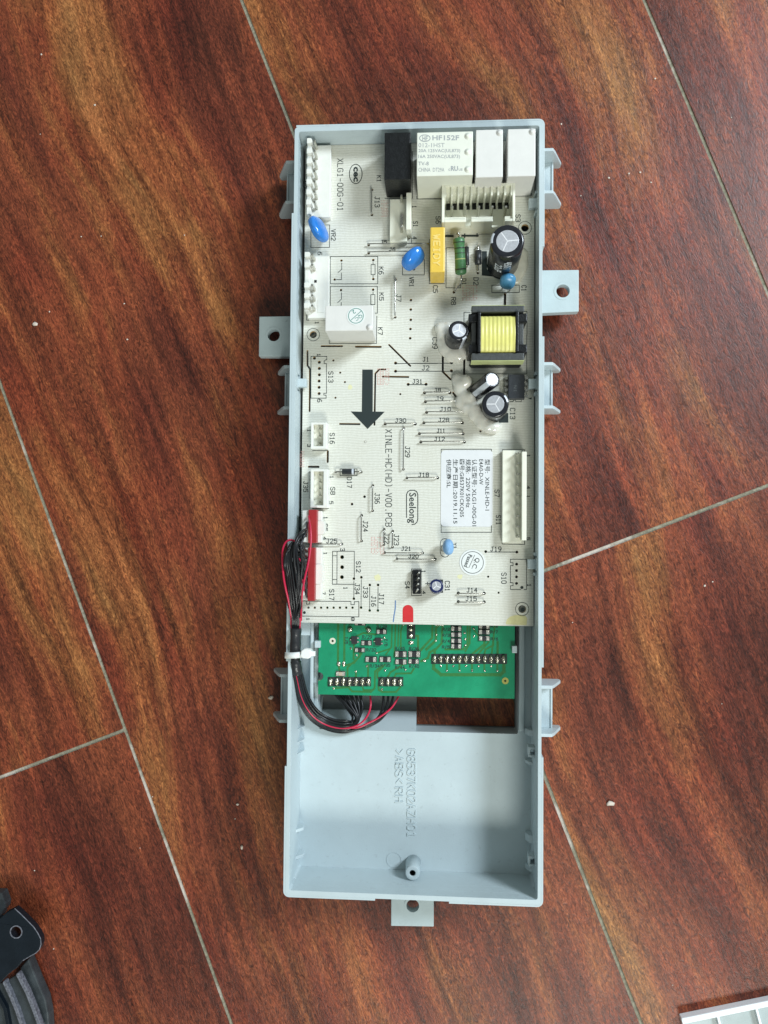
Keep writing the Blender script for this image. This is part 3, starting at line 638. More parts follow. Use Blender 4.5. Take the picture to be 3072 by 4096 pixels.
# --- printed legend
lg = Print(ZT + .045); T = lg.text
for a in [('A', 'XLG1-00G-01', 692, 485, 752, 1060), ('A', 'K1', 1128, 672, 1172, 738), ('A', 'J13', 1105, 905, 1155, 1018), ('A', 'S1', 1530, 1178, 1578, 1235), ('A', '1', 1520, 1003, 1562, 1027), ('A', '4', 1522, 1345, 1566, 1372),
          ('C', 'VR2', 622, 50, 668, 170), ('A', 'S9', 316, 735, 345, 810), ('C', '6', 475, 298, 518, 330), ('C', '1', 445, 1068, 482, 1094), ('C', 'K6', 1150, 465, 1198, 545), ('C', 'K5', 1155, 752, 1200, 832), ('C', 'K7', 1140, 1135, 1188, 1212),
          ('C', 'J7', 1345, 770, 1393, 845), ('C', 'VR1', 1487, 577, 1533, 682), ('C', 'S18', 300, 660, 325, 765),
          ('B', 'S6', 246, 962, 286, 1030), ('B', 'S3', 1003, 945, 1045, 1012), ('D', 'C5', 85, 732, 130, 803), ('D', 'R8', 272, 855, 318, 930), ('D', 'D1', 386, 662, 425, 722), ('D', 'D2', 505, 650, 552, 725), ('D', 'C1', 1003, 732, 1050, 788), ('D', 'C39', 80, 1272, 128, 1385),
          ('E', 'S13', 745, 585, 788, 685), ('E', '1', 637, 415, 667, 437), ('E', '6', 640, 845, 678, 872), ('E', 'S16', 758, 1168, 800, 1268), ('E', '1', 545, 1132, 572, 1152), ('E', '3', 545, 1273, 572, 1297),
          ('F', 'C13', 950, 695, 995, 795), ('F', '1', 1112, 1135, 1137, 1153), ('G', 'XINLE-HC(HD)-V00.PCB', 1224, 50, 1290, 1122), ('G', 'J29', 1442, 238, 1490, 355), ('G', 'S8', 615, 690, 662, 768), ('G', '1', 610, 563, 645, 588), ('G', '5', 602, 845, 642, 872),
          ('G', 'D17', 798, 578, 848, 692), ('G', 'J36', 1105, 755, 1155, 868), ('G', 'J24', 975, 1060, 1025, 1178), ('G', 'J35', 315, 625, 362, 738), ('G', '1', 540, 1014, 578, 1038), ('G', 'S5', 548, 1095, 580, 1170), ('G', '4', 530, 1238, 567, 1267),
          ('G', 'J22', 1215, 1195, 1262, 1310), ('G', 'J23', 1318, 1210, 1368, 1328), ('H', 'S7', 840, 535, 885, 605), ('H', 'S11', 855, 795, 900, 888), ('H', '1', 1167, 176, 1196, 197), ('H', '4', 1168, 498, 1198, 522), ('H', '1', 1168, 592, 1194, 612), ('H', '5', 1168, 1020, 1198, 1045), ('H', 'Y1', 420, 1078, 447, 1132),
          ('I', '3', 725, 535, 770, 564), ('I', 'S12', 900, 680, 945, 798), ('I', '1', 760, 962, 800, 988), ('I', 'J34', 885, 925, 935, 1040), ('I', 'J33', 978, 958, 1025, 1078), ('I', 'J16', 1068, 1062, 1115, 1175), ('I', 'J17', 1152, 1035, 1203, 1150),
          ('I', 'S17', 602, 990, 652, 1105), ('I', 'S4', 1440, 905, 1488, 978), ('I', '7', 520, 1018, 555, 1044), ('I', '1', 537, 578, 573, 602), ('I', '1', 352, 1305, 380, 1329), ('I', '8', 845, 1298, 877, 1336), ('J', '1', 206, 430, 240, 450), ('J', '4', 212, 628, 242, 652), ('J', 'C31', 428, 533, 470, 625),
          ('J', 'S10', 963, 455, 1008, 555), ('J', '4', 1208, 350, 1242, 374), ('J', '1', 1208, 560, 1240, 580)]:
    T(*a)
for a in [('C', 'J5', 1172, 170, 1235, 205), ('C', 'J6', 1265, 252, 1328, 286), ('E', 'J30', 1378, 1030, 1478, 1065), ('F', 'J1', 122, 212, 178, 250), ('F', 'J2', 115, 292, 180, 333), ('F', 'J31', 25, 422, 115, 460), ('F', 'J8', 232, 505, 290, 540), ('F', 'J9', 245, 585, 315, 622),
          ('F', 'J10', 285, 685, 385, 722), ('F', 'J28', 270, 788, 368, 822), ('F', 'J11', 258, 890, 330, 925), ('F', 'J12', 232, 968, 328, 1003), ('G', 'J25', 568, 1260, 685, 1305), ('H', 'J18', 62, 362, 165, 402), ('H', 'J19', 798, 1118, 905, 1160), ('I', 'J21', 1400, 518, 1502, 560),
          ('I', 'J20', 1478, 605, 1585, 642), ('J', '+', 242, 535, 278, 575), ('J', 'J14', 635, 597, 730, 637), ('J', 'J15', 625, 678, 725, 718)]:
    T(*a, o='h')
def LN(c, pts, w_=.24, closed=False, mi=0): lg.ribbon([Q(c, x, y, lg.z) for x, y in pts], w_, mi, closed)
def RC(c, x0, y0, x1, y1, **k): LN(c, [(x0, y0), (x1, y0), (x1, y1), (x0, y1)], closed=True, **k)
def EL(c, x, y, rx, ry, w_=.24, n=36, mi=0): LN(c, [(x + rx * math.cos(2 * math.pi * i / n), y + ry * math.sin(2 * math.pi * i / n)) for i in range(n)], w_, True, mi)
def FP(c, pts, mi=0): lg.fill([Q(c, x, y, lg.z) for x, y in pts], mi)
LN('A', [(615, 345), (612, 1160), (375, 1160), (375, 1090)]); RC('C', 397, -1, 603, 248); RC('C', 613, 348, 1137, 650); RC('C', 613, 678, 1133, 975); LN('C', [(1127, 1008), (1122, 1310), (600, 1310), (600, 1275)])
RC('C', 1063, 438, 1107, 548); LN('C', [(1085, 410), (1085, 438)]); LN('C', [(1085, 548), (1085, 580)]); LN('C', [(738, 420), (738, 490), (698, 525)]); LN('C', [(735, 530), (735, 603), (680, 603)])
RC('C', 1060, 770, 1105, 880); LN('C', [(1085, 740), (1085, 770)]); LN('C', [(735, 748), (735, 820), (695, 857)]); LN('C', [(733, 857), (733, 890)])
LN('C', [(350, 985), (350, 1052), (590, 1052)]); LN('C', [(397, 1000), (397, 1052)]); LN('C', [(597, 348), (593, 890)]); LN('C', [(1440, 353), (1410, 353), (1410, 553), (1652, 553), (1652, 380)])
EL('C', 423, 1212, 69, 69, .2); EL('B', 1090, 1070, 61, 61, .2); EL('J', 1158, 797, 63, 63, .2)
EL('A', 893, 652, 70, 107, .3, 48); lg.font('A', 'cec', 866, 572, 918, 738, bold=.035)
LN('A', [(1520, 400), (1520, 920), (1215, 922)]); LN('A', [(1512, 925), (1510, 1410)]); LN('B', [(65, 770), (65, 795), (300, 795)]); LN('B', [(998, 770), (1152, 766), (1152, 745)]); LN('B', [(301, 795), (300, 1050)])
LN('D', [(45, 250), (44, 712), (205, 713)]); LN('D', [(300, 340), (220, 340), (218, 755), (368, 755), (368, 700)]); LN('D', [(210, 218), (288, 218)], .9); LN('D', [(385, 215), (548, 215)], .8); LN('D', [(412, 190), (412, 235)], .5); LN('D', [(540, 190), (540, 222)], .5); LN('D', [(550, 205), (670, 205)], .15)
RC('D', 693, 728, 978, 803); FP('D', [(590, 375), (642, 375), (642, 560), (720, 640), (720, 626), (588, 626)]); LN('D', [(405, 1120), (405, 1008), (468, 1008)]); LN('D', [(1030, 1000), (1058, 1000), (1058, 1250)])
LN('F', [(1107, 0), (1107, 369), (525, 369)]); LN('F', [(945, 632), (975, 632), (985, 618), (1000, 618), (1003, 632), (1055, 632), (1055, 612)]); FP('F', [(845, 740), (932, 740), (932, 831), (845, 831)]); FP('F', [(560, 278), (645, 278), (645, 300), (560, 300)]); FP('F', [(960, 278), (1050, 278), (1050, 300), (960, 300)])
FP('F', [(1120, 600), (1155, 592), (1150, 612)]); EL('D', 285, 1330, 120, 120, .2); RC('H', 293, 120, 806, 968); LN('H', [(1145, 142), (1145, 125), (918, 125), (915, 1088), (1145, 1092), (1145, 1040)])
FP('E', [(1065, 565), (1165, 565), (1163, 963), (1277, 965), (1115, 1128), (955, 962), (1060, 965)])
LN('E', [(1395, 507), (1780, 507)]); LN('E', [(1395, 580), (1780, 582)]); LN('F', [(30, 268), (375, 268)]); LN('F', [(30, 345), (375, 344)]); LN('E', [(1515, 708), (1655, 709)]); LN('F', [(10, 470), (138, 470)])
LN('E', [(578, 440), (728, 440), (728, 473), (716, 473), (703, 485), (703, 508), (725, 508), (725, 790), (700, 790), (700, 806), (722, 808), (722, 836), (578, 836)], closed=True)
LN('G', [(585, 8), (585, 60)]); LN('G', [(590, 88), (590, 200)]); LN('G', [(585, 230), (584, 281), (415, 281)]); LN('G', [(592, 503), (592, 565), (580, 565)]); LN('G', [(592, 592), (592, 846), (578, 846)]); LN('G', [(592, 872), (592, 922), (415, 922)]); RC('G', 720, 487, 907, 560)
LN('G', [(515, 972), (515, 1020)]); LN('G', [(510, 1220), (510, 1240)]); LN('G', [(512, 1260), (512, 1300)]); LN('I', [(517, 530), (517, 585), (500, 585)]); LN('I', [(515, 620), (515, 705)]); LN('I', [(510, 930), (510, 1005), (495, 1005)]); LN('I', [(505, 1035), (505, 1070)])
LN('I', [(637, 567), (877, 567), (877, 860)]); LN('I', [(637, 567), (635, 932), (868, 932)]); LN('I', [(687, 567), (685, 932)]); LN('I', [(637, 617), (687, 617)]); LN('I', [(637, 880), (685, 880)]); LN('I', [(873, 895), (872, 1080)])
LN('I', [(300, 1118), (840, 1122), (840, 1158), (878, 1158), (878, 1125), (928, 1125), (928, 1293), (300, 1283)], closed=True); LN('I', [(348, 1122), (348, 1152), (385, 1152), (385, 1122)]); FP('I', [(325 + 16 * math.cos(i * .5236), 1245 + 16 * math.sin(i * .5236)) for i in range(12)])
LN('I', [(955, 880), (952, 1178)]); LN('I', [(1048, 965), (1048, 1208)]); LN('I', [(1140, 968), (1139, 1208)]); LN('J', [(110, 417), (202, 417), (202, 668), (110, 668), (110, 465), (118, 460), (118, 440), (110, 435)], closed=True); LN('J', [(832, 257), (1095, 257)])
LN('J', [(1175, 612), (1200, 612), (1200, 325), (1047, 325), (1047, 358), (1072, 358), (1072, 385), (1047, 385), (1047, 548), (1072, 548), (1072, 575), (1047, 575), (1047, 612), (1145, 612)]); FP('J', [(1156 + 15 * math.cos(i * .5236), 593 + 15 * math.sin(i * .5236)) for i in range(12)])
LN('H', [(284, 1085), (284, 1175), (292, 1200), (310, 1216), (332, 1222), (354, 1216), (372, 1198)]); LN('H', [(284, 1085), (290, 1055), (310, 1036), (332, 1032), (352, 1036)]); RC('H', 298, 1105, 318, 1160)
LN('G', [(1455, 1022), (1455, 770), (1468, 738), (1495, 722), (1540, 722), (1568, 738), (1580, 770), (1580, 1040), (1570, 1075), (1545, 1097), (1515, 1102)], .34); lg.font('G', 'Seelong', 1460, 750, 1562, 1085, bold=.012)
FP('J', [(350, 517), (408, 517), (408, 643), (350, 643)])
for c, x, y in (('E', 950, 730), ('E', 1522 + 0, 268)): pass
legend = lg.build('printed_legend', INK, board)
# coloured marks on the board
cm = Print(ZT + .03)
def stamp(c, x0, y0, x1, y1, nx=4, ny=6):
    rs = random.Random(int(x0)); st = Print(ZT + .03)
    for i in range(nx * 2 + 1):
        for j in range(ny * 2 + 1):
            if rs.random() < .72 and (i % 2 == 0 or j % 2 == 0):
                X = x0 + (x1 - x0) * i / (nx * 2 + 1); Y = y0 + (y1 - y0) * j / (ny * 2 + 1); dx = (x1 - x0) / (nx * 2 + 1) * .6; dy = (y1 - y0) / (ny * 2 + 1) * .6
                st.mb.add([(*Q(c, a, b_, ZT), st.z) for a, b_ in ((X, Y + dy), (X + dx, Y + dy), (X + dx, Y), (X, Y))], [(0, 1, 2, 3)])
    st.build('faint_red_stamp', REDSTAMP, board)
for a in (('A', 1175, 945, 1258, 1130), ('D', 388, 730, 548, 890), ('E', 1205, 555, 1325, 715), ('I', 1062, 410, 1215, 605), ('G', 275, 290, 325, 470)): stamp(*a)
mk = Print(ZT + .03)
tip = [(1530 - 60 + 59 * math.cos(a), 1215 - 55 * math.sin(a)) for a in [math.pi * i / 10 for i in range(11)]]
mk.fill([Q('I', x, y, ZT) for x, y in [(1411, 1352)] + [(1530, 1352)] + tip]); mk.build('red_marker_patch', REDPAINT, board)
mk = Print(ZT + .03); mk.ribbon([Q('I', x, y, ZT) for x, y in ((1332, 1115), (1330, 1200), (1318, 1270), (1308, 1345))], .45); mk.build('blue_pen_stroke', BLUEPEN, board)
for c, x, y, r in (('I', 1135, 860, 38), ('E', 948, 733, 26), ('E', 808, 832, 20), ('J', 570, 490, 26), ('J', 836, 495, 18), ('E', 1521, 268, 20), ('G', 1245, 490, 22)):
    mk = Print(ZT + .02); rs = random.Random(int(x)); mk.fill([Q(c, x + r * rs.uniform(.7, 1.15) * math.cos(i * .449), y + r * rs.uniform(.7, 1.15) * math.sin(i * .449), ZT) for i in range(14)])
    if c == 'I' or x in (570, 948): mk.build('flux_stain', mat('flux_pale', (.70, .68, .42), .5), board)
mk = Print(ZT + .02); mk.fill([Q('J', x, y, ZT) for x, y in ((1003, 925), (1015, 895), (1045, 868), (1090, 855), (1150, 852), (1190, 862), (1205, 885), (1200, 950), (1006, 942))]); mk.build('yellow_stain', FLUX, board)

# --- paper labels
lb = MB(); a = Q('H', 292, 130, ZT); b_ = Q('H', 816, 912, ZT); lb.prism(rrect(a[0], b_[0], b_[1], a[1], 1.6), ZT + .075, ZT + .16)
label = lb.build('paper_label', PAPER, board)
pr = Print(ZT + .17)
for t_, x0, y0, x1, y1 in (('型号:  XINLE-HD-1', 738, 222, 792, 745), ('E4A0-D-W', 680, 222, 722, 482), ('认证型号: XLG1-00G-01', 605, 222, 660, 905), ('规格:  220V 50Hz', 542, 222, 597, 715), ('图号:G8537K01CKQ05', 477, 222, 530, 812), ('生产日期.:2019.11.15', 412, 222, 465, 880), ('供应商:SL', 345, 222, 397, 515)):
    pr.font('H', t_, x0, y0, x1, y1, bold=.008)
pr.build('label_print', INK, label)
lb = MB(); q0 = Q('J', 687, 355, ZT); lb.prism(ngon(*q0, 122 / 2.37 / F_PX * (H - ZT), 48), ZT + .08, ZT + .16); qc = lb.build('round_paper_sticker', PAPER2, board)
pr = Print(ZT + .17); R_ = 102 / 2.37 / F_PX * (H - ZT); pr.ribbon(ngon(*q0, R_, 48), .22, closed=True)
def rotq(c, cx, cy, ang_, w_, h_, z):
    ca, sa = math.cos(ang_), math.sin(ang_)
    def f(u, v):
        x = (u - .5) * w_; y = (v - .5) * h_
        return Q(c, cx + x * ca + y * sa, cy + x * sa - y * ca, z)
    return f
AQ = math.radians(112)
pr.font('J', 'Q.C.', 0, 0, 0, 0, quad=rotq('J', 715, 365, AQ, 115, 52, ZT), bold=.01); pr.font('J', 'Passed', 0, 0, 0, 0, quad=rotq('J', 645, 340, AQ, 125, 40, ZT), bold=.02)
pr.ribbon([Q('J', 708, 285, ZT), Q('J', 652, 405, ZT)], .18); pr.build('sticker_print', INK, qc)

# --- jumper wires
def jumper(c, x0, y0, x1, y1, h=1.5, c2=None, mode=0):
    a = Vector((*Q(c, x0, y0, ZT), ZT)); b_ = Vector((*Q(c2 or c, x1, y1, ZT), ZT)); d = (b_ - a).normalized(); u = Vector((0, 0, 1)); L_ = (b_ - a).length
    mb = MB(); mb.tube([a - u * 1, a + u * (h * .55), a + d * .55 + u * h, a + d * (L_ * .5) + u * (h + .12), b_ - d * .55 + u * h, b_ + u * (h * .55), b_ - u * 1], .235, 8, res=4)
    return mb.build('jumper_wire', TIN, board, org=(a.x, a.y, ZT))
for a in [('A', 1073, 828, 1072, 1105), ('C', 1037, 223, 1690, 219), ('C', 1037, 312, 1560, 305), ('C', 1333, 602, 1330, 1020), ('E', 1282, 1080, 1567, 1080), ('G', 1425, 38, 1420, 490), ('F', 138, 548, 378, 548), ('F', 147, 632, 430, 630), ('F', 158, 733, 515, 733), ('F', 132, 832, 497, 832),
          ('F', 90, 935, 502, 935), ('F', 103, 1014, 515, 1014), ('G', 1083, 670, 1080, 948), ('G', 960, 1000, 958, 1283), ('G', 1208, 1155, 1205, 1323), ('G', 1303, 1175, 1300, 1350), ('G', 385, 520, 385, 808), ('I', 320, 487, 740, 487), ('I', 1215, 582, 1635, 585), ('J', 553, 645, 798, 648), ('J', 553, 727, 798, 730)]:
    jumper(*a)
jumper('G', 1460, 585, 257, 412, c2='H'); jumper('I', 1350, 650, 333, 325, c2='J')

# --- relays
def boxpx(mb, c, x0, y0, x1, y1, z0, z1, mi=0, taper=0):
    a = Q(c, x0, y0, z1); b_ = Q(c, x1, y1, z1); mb.box(a[0], b_[0], b_[1], a[1], z0, z1, mi, taper); return a[0], b_[0], b_[1], a[1]
def relay(c, x0, y0, x1, y1, h, m_, label=None, taper=0, nub=None):
    mb = MB(); z1 = ZT + h; X0, X1, Y0, Y1 = boxpx(mb, c, x0, y0, x1, y1, ZT + .1, z1)
    r = mb.build('relay', m_, board, bevel=.35, label=label)
    if nub:
        n = MB(); q = (X1 - 1.3, (Y1 - 1.3) if nub > 0 else (Y0 + 1.3)); n.lathe((*q, z1 - .02), (0, 0, 1), [(0, 1.35), (.12, 1.3), (.12, .75), (.5, .65), (.55, .3)], 20); n.build('moulded_pip', m_, r)
    return r, (X0, X1, Y0, Y1, z1)
relay('A', 1212, 195, 1497, 708, 16, BLACKP, 'black box relay at the top edge of the board')
hf, (X0, X1, Y0, Y1, z1) = relay('B', 66, 166, 595, 570, 19.8, RELAYW, 'largest white relay with grey printing on its top')
pr = Print(z1 + .03)
for t_, x0, y0, x1, y1, bo in (('HF152F', 212, 192, 466, 240, .02), ('012-1HST', 80, 266, 328, 306, .0), ('20A 125VAC(UL873)', 80, 322, 476, 362, .01), ('16A 250VAC(UL873)', 80, 376, 474, 418, .01), ('TV-8', 78, 442, 178, 478, .01), ('CHINA  DT29A', 80, 500, 326, 538, .0), ('c', 364, 508, 382, 530, 0), ('US', 462, 506, 498, 528, .01)):
    pr.font('B', t_, x0, y0, x1, y1, o='h', bold=bo)
for wdt, rx, ry in ((.3, 50, 31),): pr.ribbon([Q('B', 141 + rx * math.cos(i * .2618), 220 + ry * math.sin(i * .2618), z1) for i in range(24)], wdt, closed=True)
pr.font('B', 'HF', 118, 200, 168, 242, o='h', bold=.02); pr.font('B', 'RU', 388, 484, 455, 530, o='h', bold=.03)
pr.build('relay_print', INKG, hf)
for yy_ in (200, 350, 515):
    n = MB(); q = Q('B', 548, yy_, z1); n.lathe((*q, z1 - .02), (0, 0, 1), [(0, 1.35), (.1, 1.3), (.1, .8), (.45, .7), (.5, .3)], 20); n.build('moulded_pip', RELAYW, hf)
relay('B', 625, 141, 880, 588, 19.0, RELAYG, 'middle white relay of the top row', nub=1)
relay('B', 928, 133, 1190, 578, 17.4, RELAYG, 'white relay in the top right corner of the board', nub=1)
k7, (X0, X1, Y0, Y1, z1) = relay('C', 557, 893, 1082, 1168, 17, RELAYG, 'white relay with a round green printed sticker on its top', nub=-1)
n = MB(); q0 = Q('C', 895, 1005, z1); rr0 = 103 / 2.765 / F_PX * (H - z1); n.prism(ngon(*q0, rr0, 40), z1 + .02, z1 + .1); st = n.build('round_paper_sticker', PAPER2, k7)
pr = Print(z1 + .11); pr.ribbon(ngon(*q0, rr0 * .81, 40), .24, closed=True); pr.ribbon([Q('C', 842, 1052, z1), Q('C', 955, 952, z1)], .22)
A2 = math.radians(147); pr.font('C', 'QC', 0, 0, 0, 0, quad=rotq('C', 925, 1022, A2, 88, 44, z1), bold=.005); pr.font('C', '2', 0, 0, 0, 0, quad=rotq('C', 872, 962, A2, 34, 42, z1), bold=.005); pr.build('sticker_print', GREENINK, st)

# --- power headers with leaning back wall and pins
def header(c, bx, by, wx, wtop, n, pitch, first, pinx, hb, hw, m_, name='power_header', skip=(), label=None, side=-1, teeth=True, pinh=9.5, r=.55):
    """bx block x range, by block y range (as seen on its top); wx wall x range at its top; pins from `first` every `pitch` crop pixels"""
    mb = MB(); boxpx(mb, c, bx[0], by[0], bx[1], by[1], ZT + .05, ZT + hb)
    hd = mb.build(name, m_, board, bevel=.2, label=label)
    ya, yb = Q(c, 0, wtop[0], ZT + hw)[1], Q(c, 0, wtop[1], ZT + hw)[1]
    xa, xb = Q(c, wx[0], by[0], ZT + hw)[0], Q(c, wx[1], by[0], ZT + hw)[0]
    w_ = MB(); w_.box(xa, xb, yb, ya, ZT + .3, ZT + (hw * .86 if teeth else hw)); w_.build('back_wall', m_, hd, bevel=.2)
    for i in range(n):
        if i in skip: continue
        y = first + pitch * i; tz = ZT + pinh; q = Q(c, pinx, y, tz)
        p = MB(); p.box(q[0] - r, q[0] + r, q[1] - r, q[1] + r, ZT + hb - .5, tz, taper=.12); p.build('pin', PINM, hd, bevel=.08)
        if teeth:
            t = MB(); q2 = Q(c, wx[0], y + 0, ZT + hw); t.prism([(xa, q2[1] - 1.0), (xb, q2[1] - 1.0), (xb + .45, q2[1] - .35), (xb + .45, q2[1] + .35), (xb, q2[1] + 1.0), (xa, q2[1] + 1.0)], ZT + hw * .5, ZT + hw + .1); t.build('wall_finger', m_, hd, bevel=.18)
    return hd
header('A', (385, 610), (338, 1128), (352, 398), (285, 1088), 7, 113, 283, 436, 3.4, 9.0, WHITEP, label='seven pin white header in the top left corner')
hd = header('C', (372, 592), (347, 1028), (328, 378), (325, 945), 6, 113, 325, 410, 3.4, 9.0, WHITEP, skip=(2,), label='five pin white header beside the lower left wall relay')
n = MB(); boxpx(n, 'C', 434, 608, 461, 637, ZT + 3.3, ZT + 3.46); n.build('empty_pin_hole', BLACKP, hd)
n = MB(); boxpx(n, 'C', 470, 826, 550, 968, ZT + 3.35, ZT + 3.55); n.build('raised_panel', WHITEP, hd, bevel=.08)
header('A', (1272, 1460), (932, 1400), (1452, 1508), (888, 1292), 3, 168, 890, 1398, 3.4, 9.0, IVORY, teeth=False, label='ivory header beside the black relay', r=.5, skip=(1,))
n = MB(); boxpx(n, 'A', 1388, 1090, 1420, 1210, ZT + 3.3, ZT + 4.2); n.build('cut_pin', PINM, board, bevel=.2)
hr = header('H', (920, 1112), (130, 1073), (1118, 1166), (142, 1040), 0, 1, 0, 0, 3.8, 8.6, IVORY, teeth=False, label='long ivory nine pin header near the right wall')
for i in range(9):
    q = Q('H', 1072, 165 + 106 * i, ZT + 4.4); n = MB(); n.cyl((*q, ZT + 3.7), (*q, ZT + 4.1), .95, .8, 14, 0); n.build('pin_collar', IVORY, hr)
    n = MB(); n.box(q[0] - .4, q[0] + .4, q[1] - .4, q[1] + .4, ZT + 3.8, ZT + 8.2, taper=.1); n.build('pin', PINM, hr)

# --- big ivory shrouded connector
zc = ZT + 11.8
def bq(x, y): return Q('B', x, y, zc)
con_b = MB(); o_ = [bq(303, 655), bq(997, 652), bq(998, 1020), bq(300, 1017)]; X0, X1 = o_[0][0], o_[1][0]; Y1, Y0 = o_[0][1], o_[3][1]
IX0, IY1 = bq(328, 730); IX1, IY0 = bq(972, 962)
con_b.prism([(X0, Y0), (X1, Y0), (X1, Y1), (X0, Y1)], ZT + .05, ZT + 2)
con_b.box(X0, IX0, Y0, Y1, ZT + 2, zc); con_b.box(IX1, X1, Y0, Y1, ZT + 2, zc); con_b.box(IX0, IX1, Y1 - .9, Y1, ZT + 2, zc)
con = con_b.build('shrouded_connector', IVORY, board, bevel=.15, label='big ivory shrouded connector with five tall pins')
# front wall in pieces with notches
for x0, x1, zt in ((328, 530, zc), (582, 785, zc), (900, 970, zc), (530, 582, ZT + 6), (785, 900, ZT + 6)):
    n = MB(); a = bq(x0, 965); b_ = bq(x1, 965); n.box(a[0], b_[0], Y0, Y0 + (1.0 if zt > ZT + 7 else .8), ZT + 2, zt); n.build('front_wall', IVORY, con, bevel=.12)
    if zt > ZT + 7: n = MB(); n.box(a[0], b_[0], Y0 + 1.0, Y0 + 2.3, ZT + 2, zc - .9); n.build('front_step', IVORY, con, bevel=.12)
for i, x in enumerate((335, 398, 461, 524, 585, 650, 714, 776, 838, 903, 965)):
    a = bq(x, 700); n = MB(); n.box(a[0] - .38, a[0] + .38, IY1 - 1.6, Y1 - .85, ZT + 2, zc - .25); n.build('keying_rib', IVORY, con, bevel=.1)
n = MB(); n.box(IX0, IX1, IY1 + .1, Y1 - .88, ZT + 2, zc - 1.6); n.build('inner_step', IVORY, con)
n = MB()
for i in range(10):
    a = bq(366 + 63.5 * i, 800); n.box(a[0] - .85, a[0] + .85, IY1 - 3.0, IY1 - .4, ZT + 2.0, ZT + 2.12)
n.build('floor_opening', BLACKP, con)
for x in (398, 521, 647, 771, 899):
    q = Q('B', x, 790, zc - 1.5); n = MB(); q2 = Q('B', x, 930, ZT + 5)
    n.tube([(q2[0], q2[1], ZT + 1.5), (q2[0], q2[1] , zc - 2.5), (q2[0], q2[1] + .1, zc - 1)], .48, 8, spline=False); n.build('pin', PINM, con)

# --- varistors, discs
def disc(name, c, x, y, zc_, ang_, R1, R2, th, lean, m_, label=None, pw=1.0, legs=True, pt=.9):
    """upright disc: ang_ = direction of its long horizontal axis in the picture (degrees, clockwise from right); lean in degrees"""
    q = Vector((*Q(c, x, y, ZT + zc_), ZT + zc_)); a = math.radians(ang_); ax = Vector((math.cos(a), -math.sin(a), 0)); nr = Vector((math.sin(a), math.cos(a), 0)); l = math.radians(lean)
    up = Vector((0, 0, 1)) * math.cos(l) + nr * math.sin(l); n2 = nr * math.cos(l) - Vector((0, 0, 1)) * math.sin(l)
    mb = MB(); mb.ellipsoid(q, [ax * R1, n2 * th, up * R2], 40, 22, pw=.82, wob=.05, pt=pt)
    o = mb.build(name, m_, board, label=label)
    if legs:
        for s_ in (-1, 1):
            g_ = MB(); b0 = q + ax * (s_ * R1 * .5) - up * (R2 * .9); g_.tube([b0, Vector((b0.x, b0.y, ZT - .2))], .3, 8, spline=False); g_.build('lead', TIN, o)
disc('varistor', 'A', 482, 1262, 6.8, 66, 5.3, 5.4, 2.2, -22, BLUE, 'blue disc varistor below the corner header', pt=.68)
disc('varistor', 'C', 1530, 372, 6.6, -38, 5.1, 4.6, 2.6, 14, BLUE, 'blue disc varistor beside the yellow capacitor', pt=.72)
disc('ceramic_capacitor', 'D', 858, 688, 5.2, 10, 3.1, 3.4, 1.9, 38, BLUE2, 'small blue ceramic capacitor under the largest can capacitor')
disc('resonator', 'H', 364, 1118, 4.6, 88, 3.1, 2.6, 2.1, 10, BLUE3, 'matte light blue resonator below the paper label')

# --- yellow film capacitor
mb = MB(); zy = ZT + 13.3; X0, X1, Y0, Y1 = boxpx(mb, 'D', 55, 125, 205, 592, ZT + .1, zy); fc = mb.build('film_capacitor', YEL, board, bevel=.5)
pr = MB()
for l in glyph_lines('WEIDY') if 'W' in G_ else []: pass
W5 = {'W': ['0,6 1,0 2,4 3,0 4,6']}; G_.update(W5)
Wd = 5 * 5.8 - 1.8; k = 0
for l in glyph_lines('WEIDY'):
    pts = [Q('D', 90 + gy / 6 * 62, 205 + gx / Wd * 315, zy) for gx, gy in l]
    for a, b_ in zip(pts, pts[1:]): k += 1; pr.prism(stroke([a, b_], .5, 4), zy - .05, zy + .14 + (k % 5) * .004)
pr.build('embossed_lettering', mat('pale_yellow', (.84, .64, .20), .4), fc)

# --- green power resistor, leaning
a = Vector((*Q('D', 350, 232, ZT + 9.5), ZT + 9.5)); b_ = Vector((*Q('D', 374, 622, ZT + 6.0), ZT + 6.0)); d = b_ - a; L_ = d.length
prof = []
for t, r, mi in ((0, .8, 0), (.01, 1.6, 0), (.04, 2.2, 0), (.12, 2.3, 0), (.125, 2.3, 1), (.15, 2.3, 0), (.2, 2.05, 0), (.27, 2.05, 0), (.275, 2.06, 1), (.305, 2.06, 0), (.41, 2.06, 0), (.415, 2.07, 1), (.435, 2.07, 0), (.56, 2.08, 0), (.565, 2.09, 2), (.595, 2.09, 0), (.78, 2.2, 0), (.83, 2.3, 0), (.835, 2.3, 1), (.87, 2.3, 0), (.95, 2.25, 0), (.99, 1.6, 0), (1, .8, 0)): prof.append((t * L_, r, mi))
mb = MB(); mb.lathe(a, d, prof, 32); rs_ = mb.build('power_resistor', [GREENR, BANDB, BANDG], board, label='banded green resistor')
q1 = Vector((*Q('D', 300, 800, ZT), ZT)); m_ = MB(); m_.tube([b_ - d * .01, b_ + d.normalized() * 1.6, b_ + d.normalized() * 2.6 + Vector((-.2, 0, -1.2)), q1 + Vector((.6, .6, 1.6)), q1 + Vector((0, 0, -1))], .36, 8); m_.build('lead', TIN, rs_)
m_ = MB(); m_.tube([a, a - d.normalized() * 1.4 + Vector((0, 0, .2)), a - d.normalized() * 2.2 + Vector((0, 0, -2.5)), Vector((*Q('D', 340, 200, ZT), ZT - .5))], .36, 8); m_.build('lead', TIN, rs_)
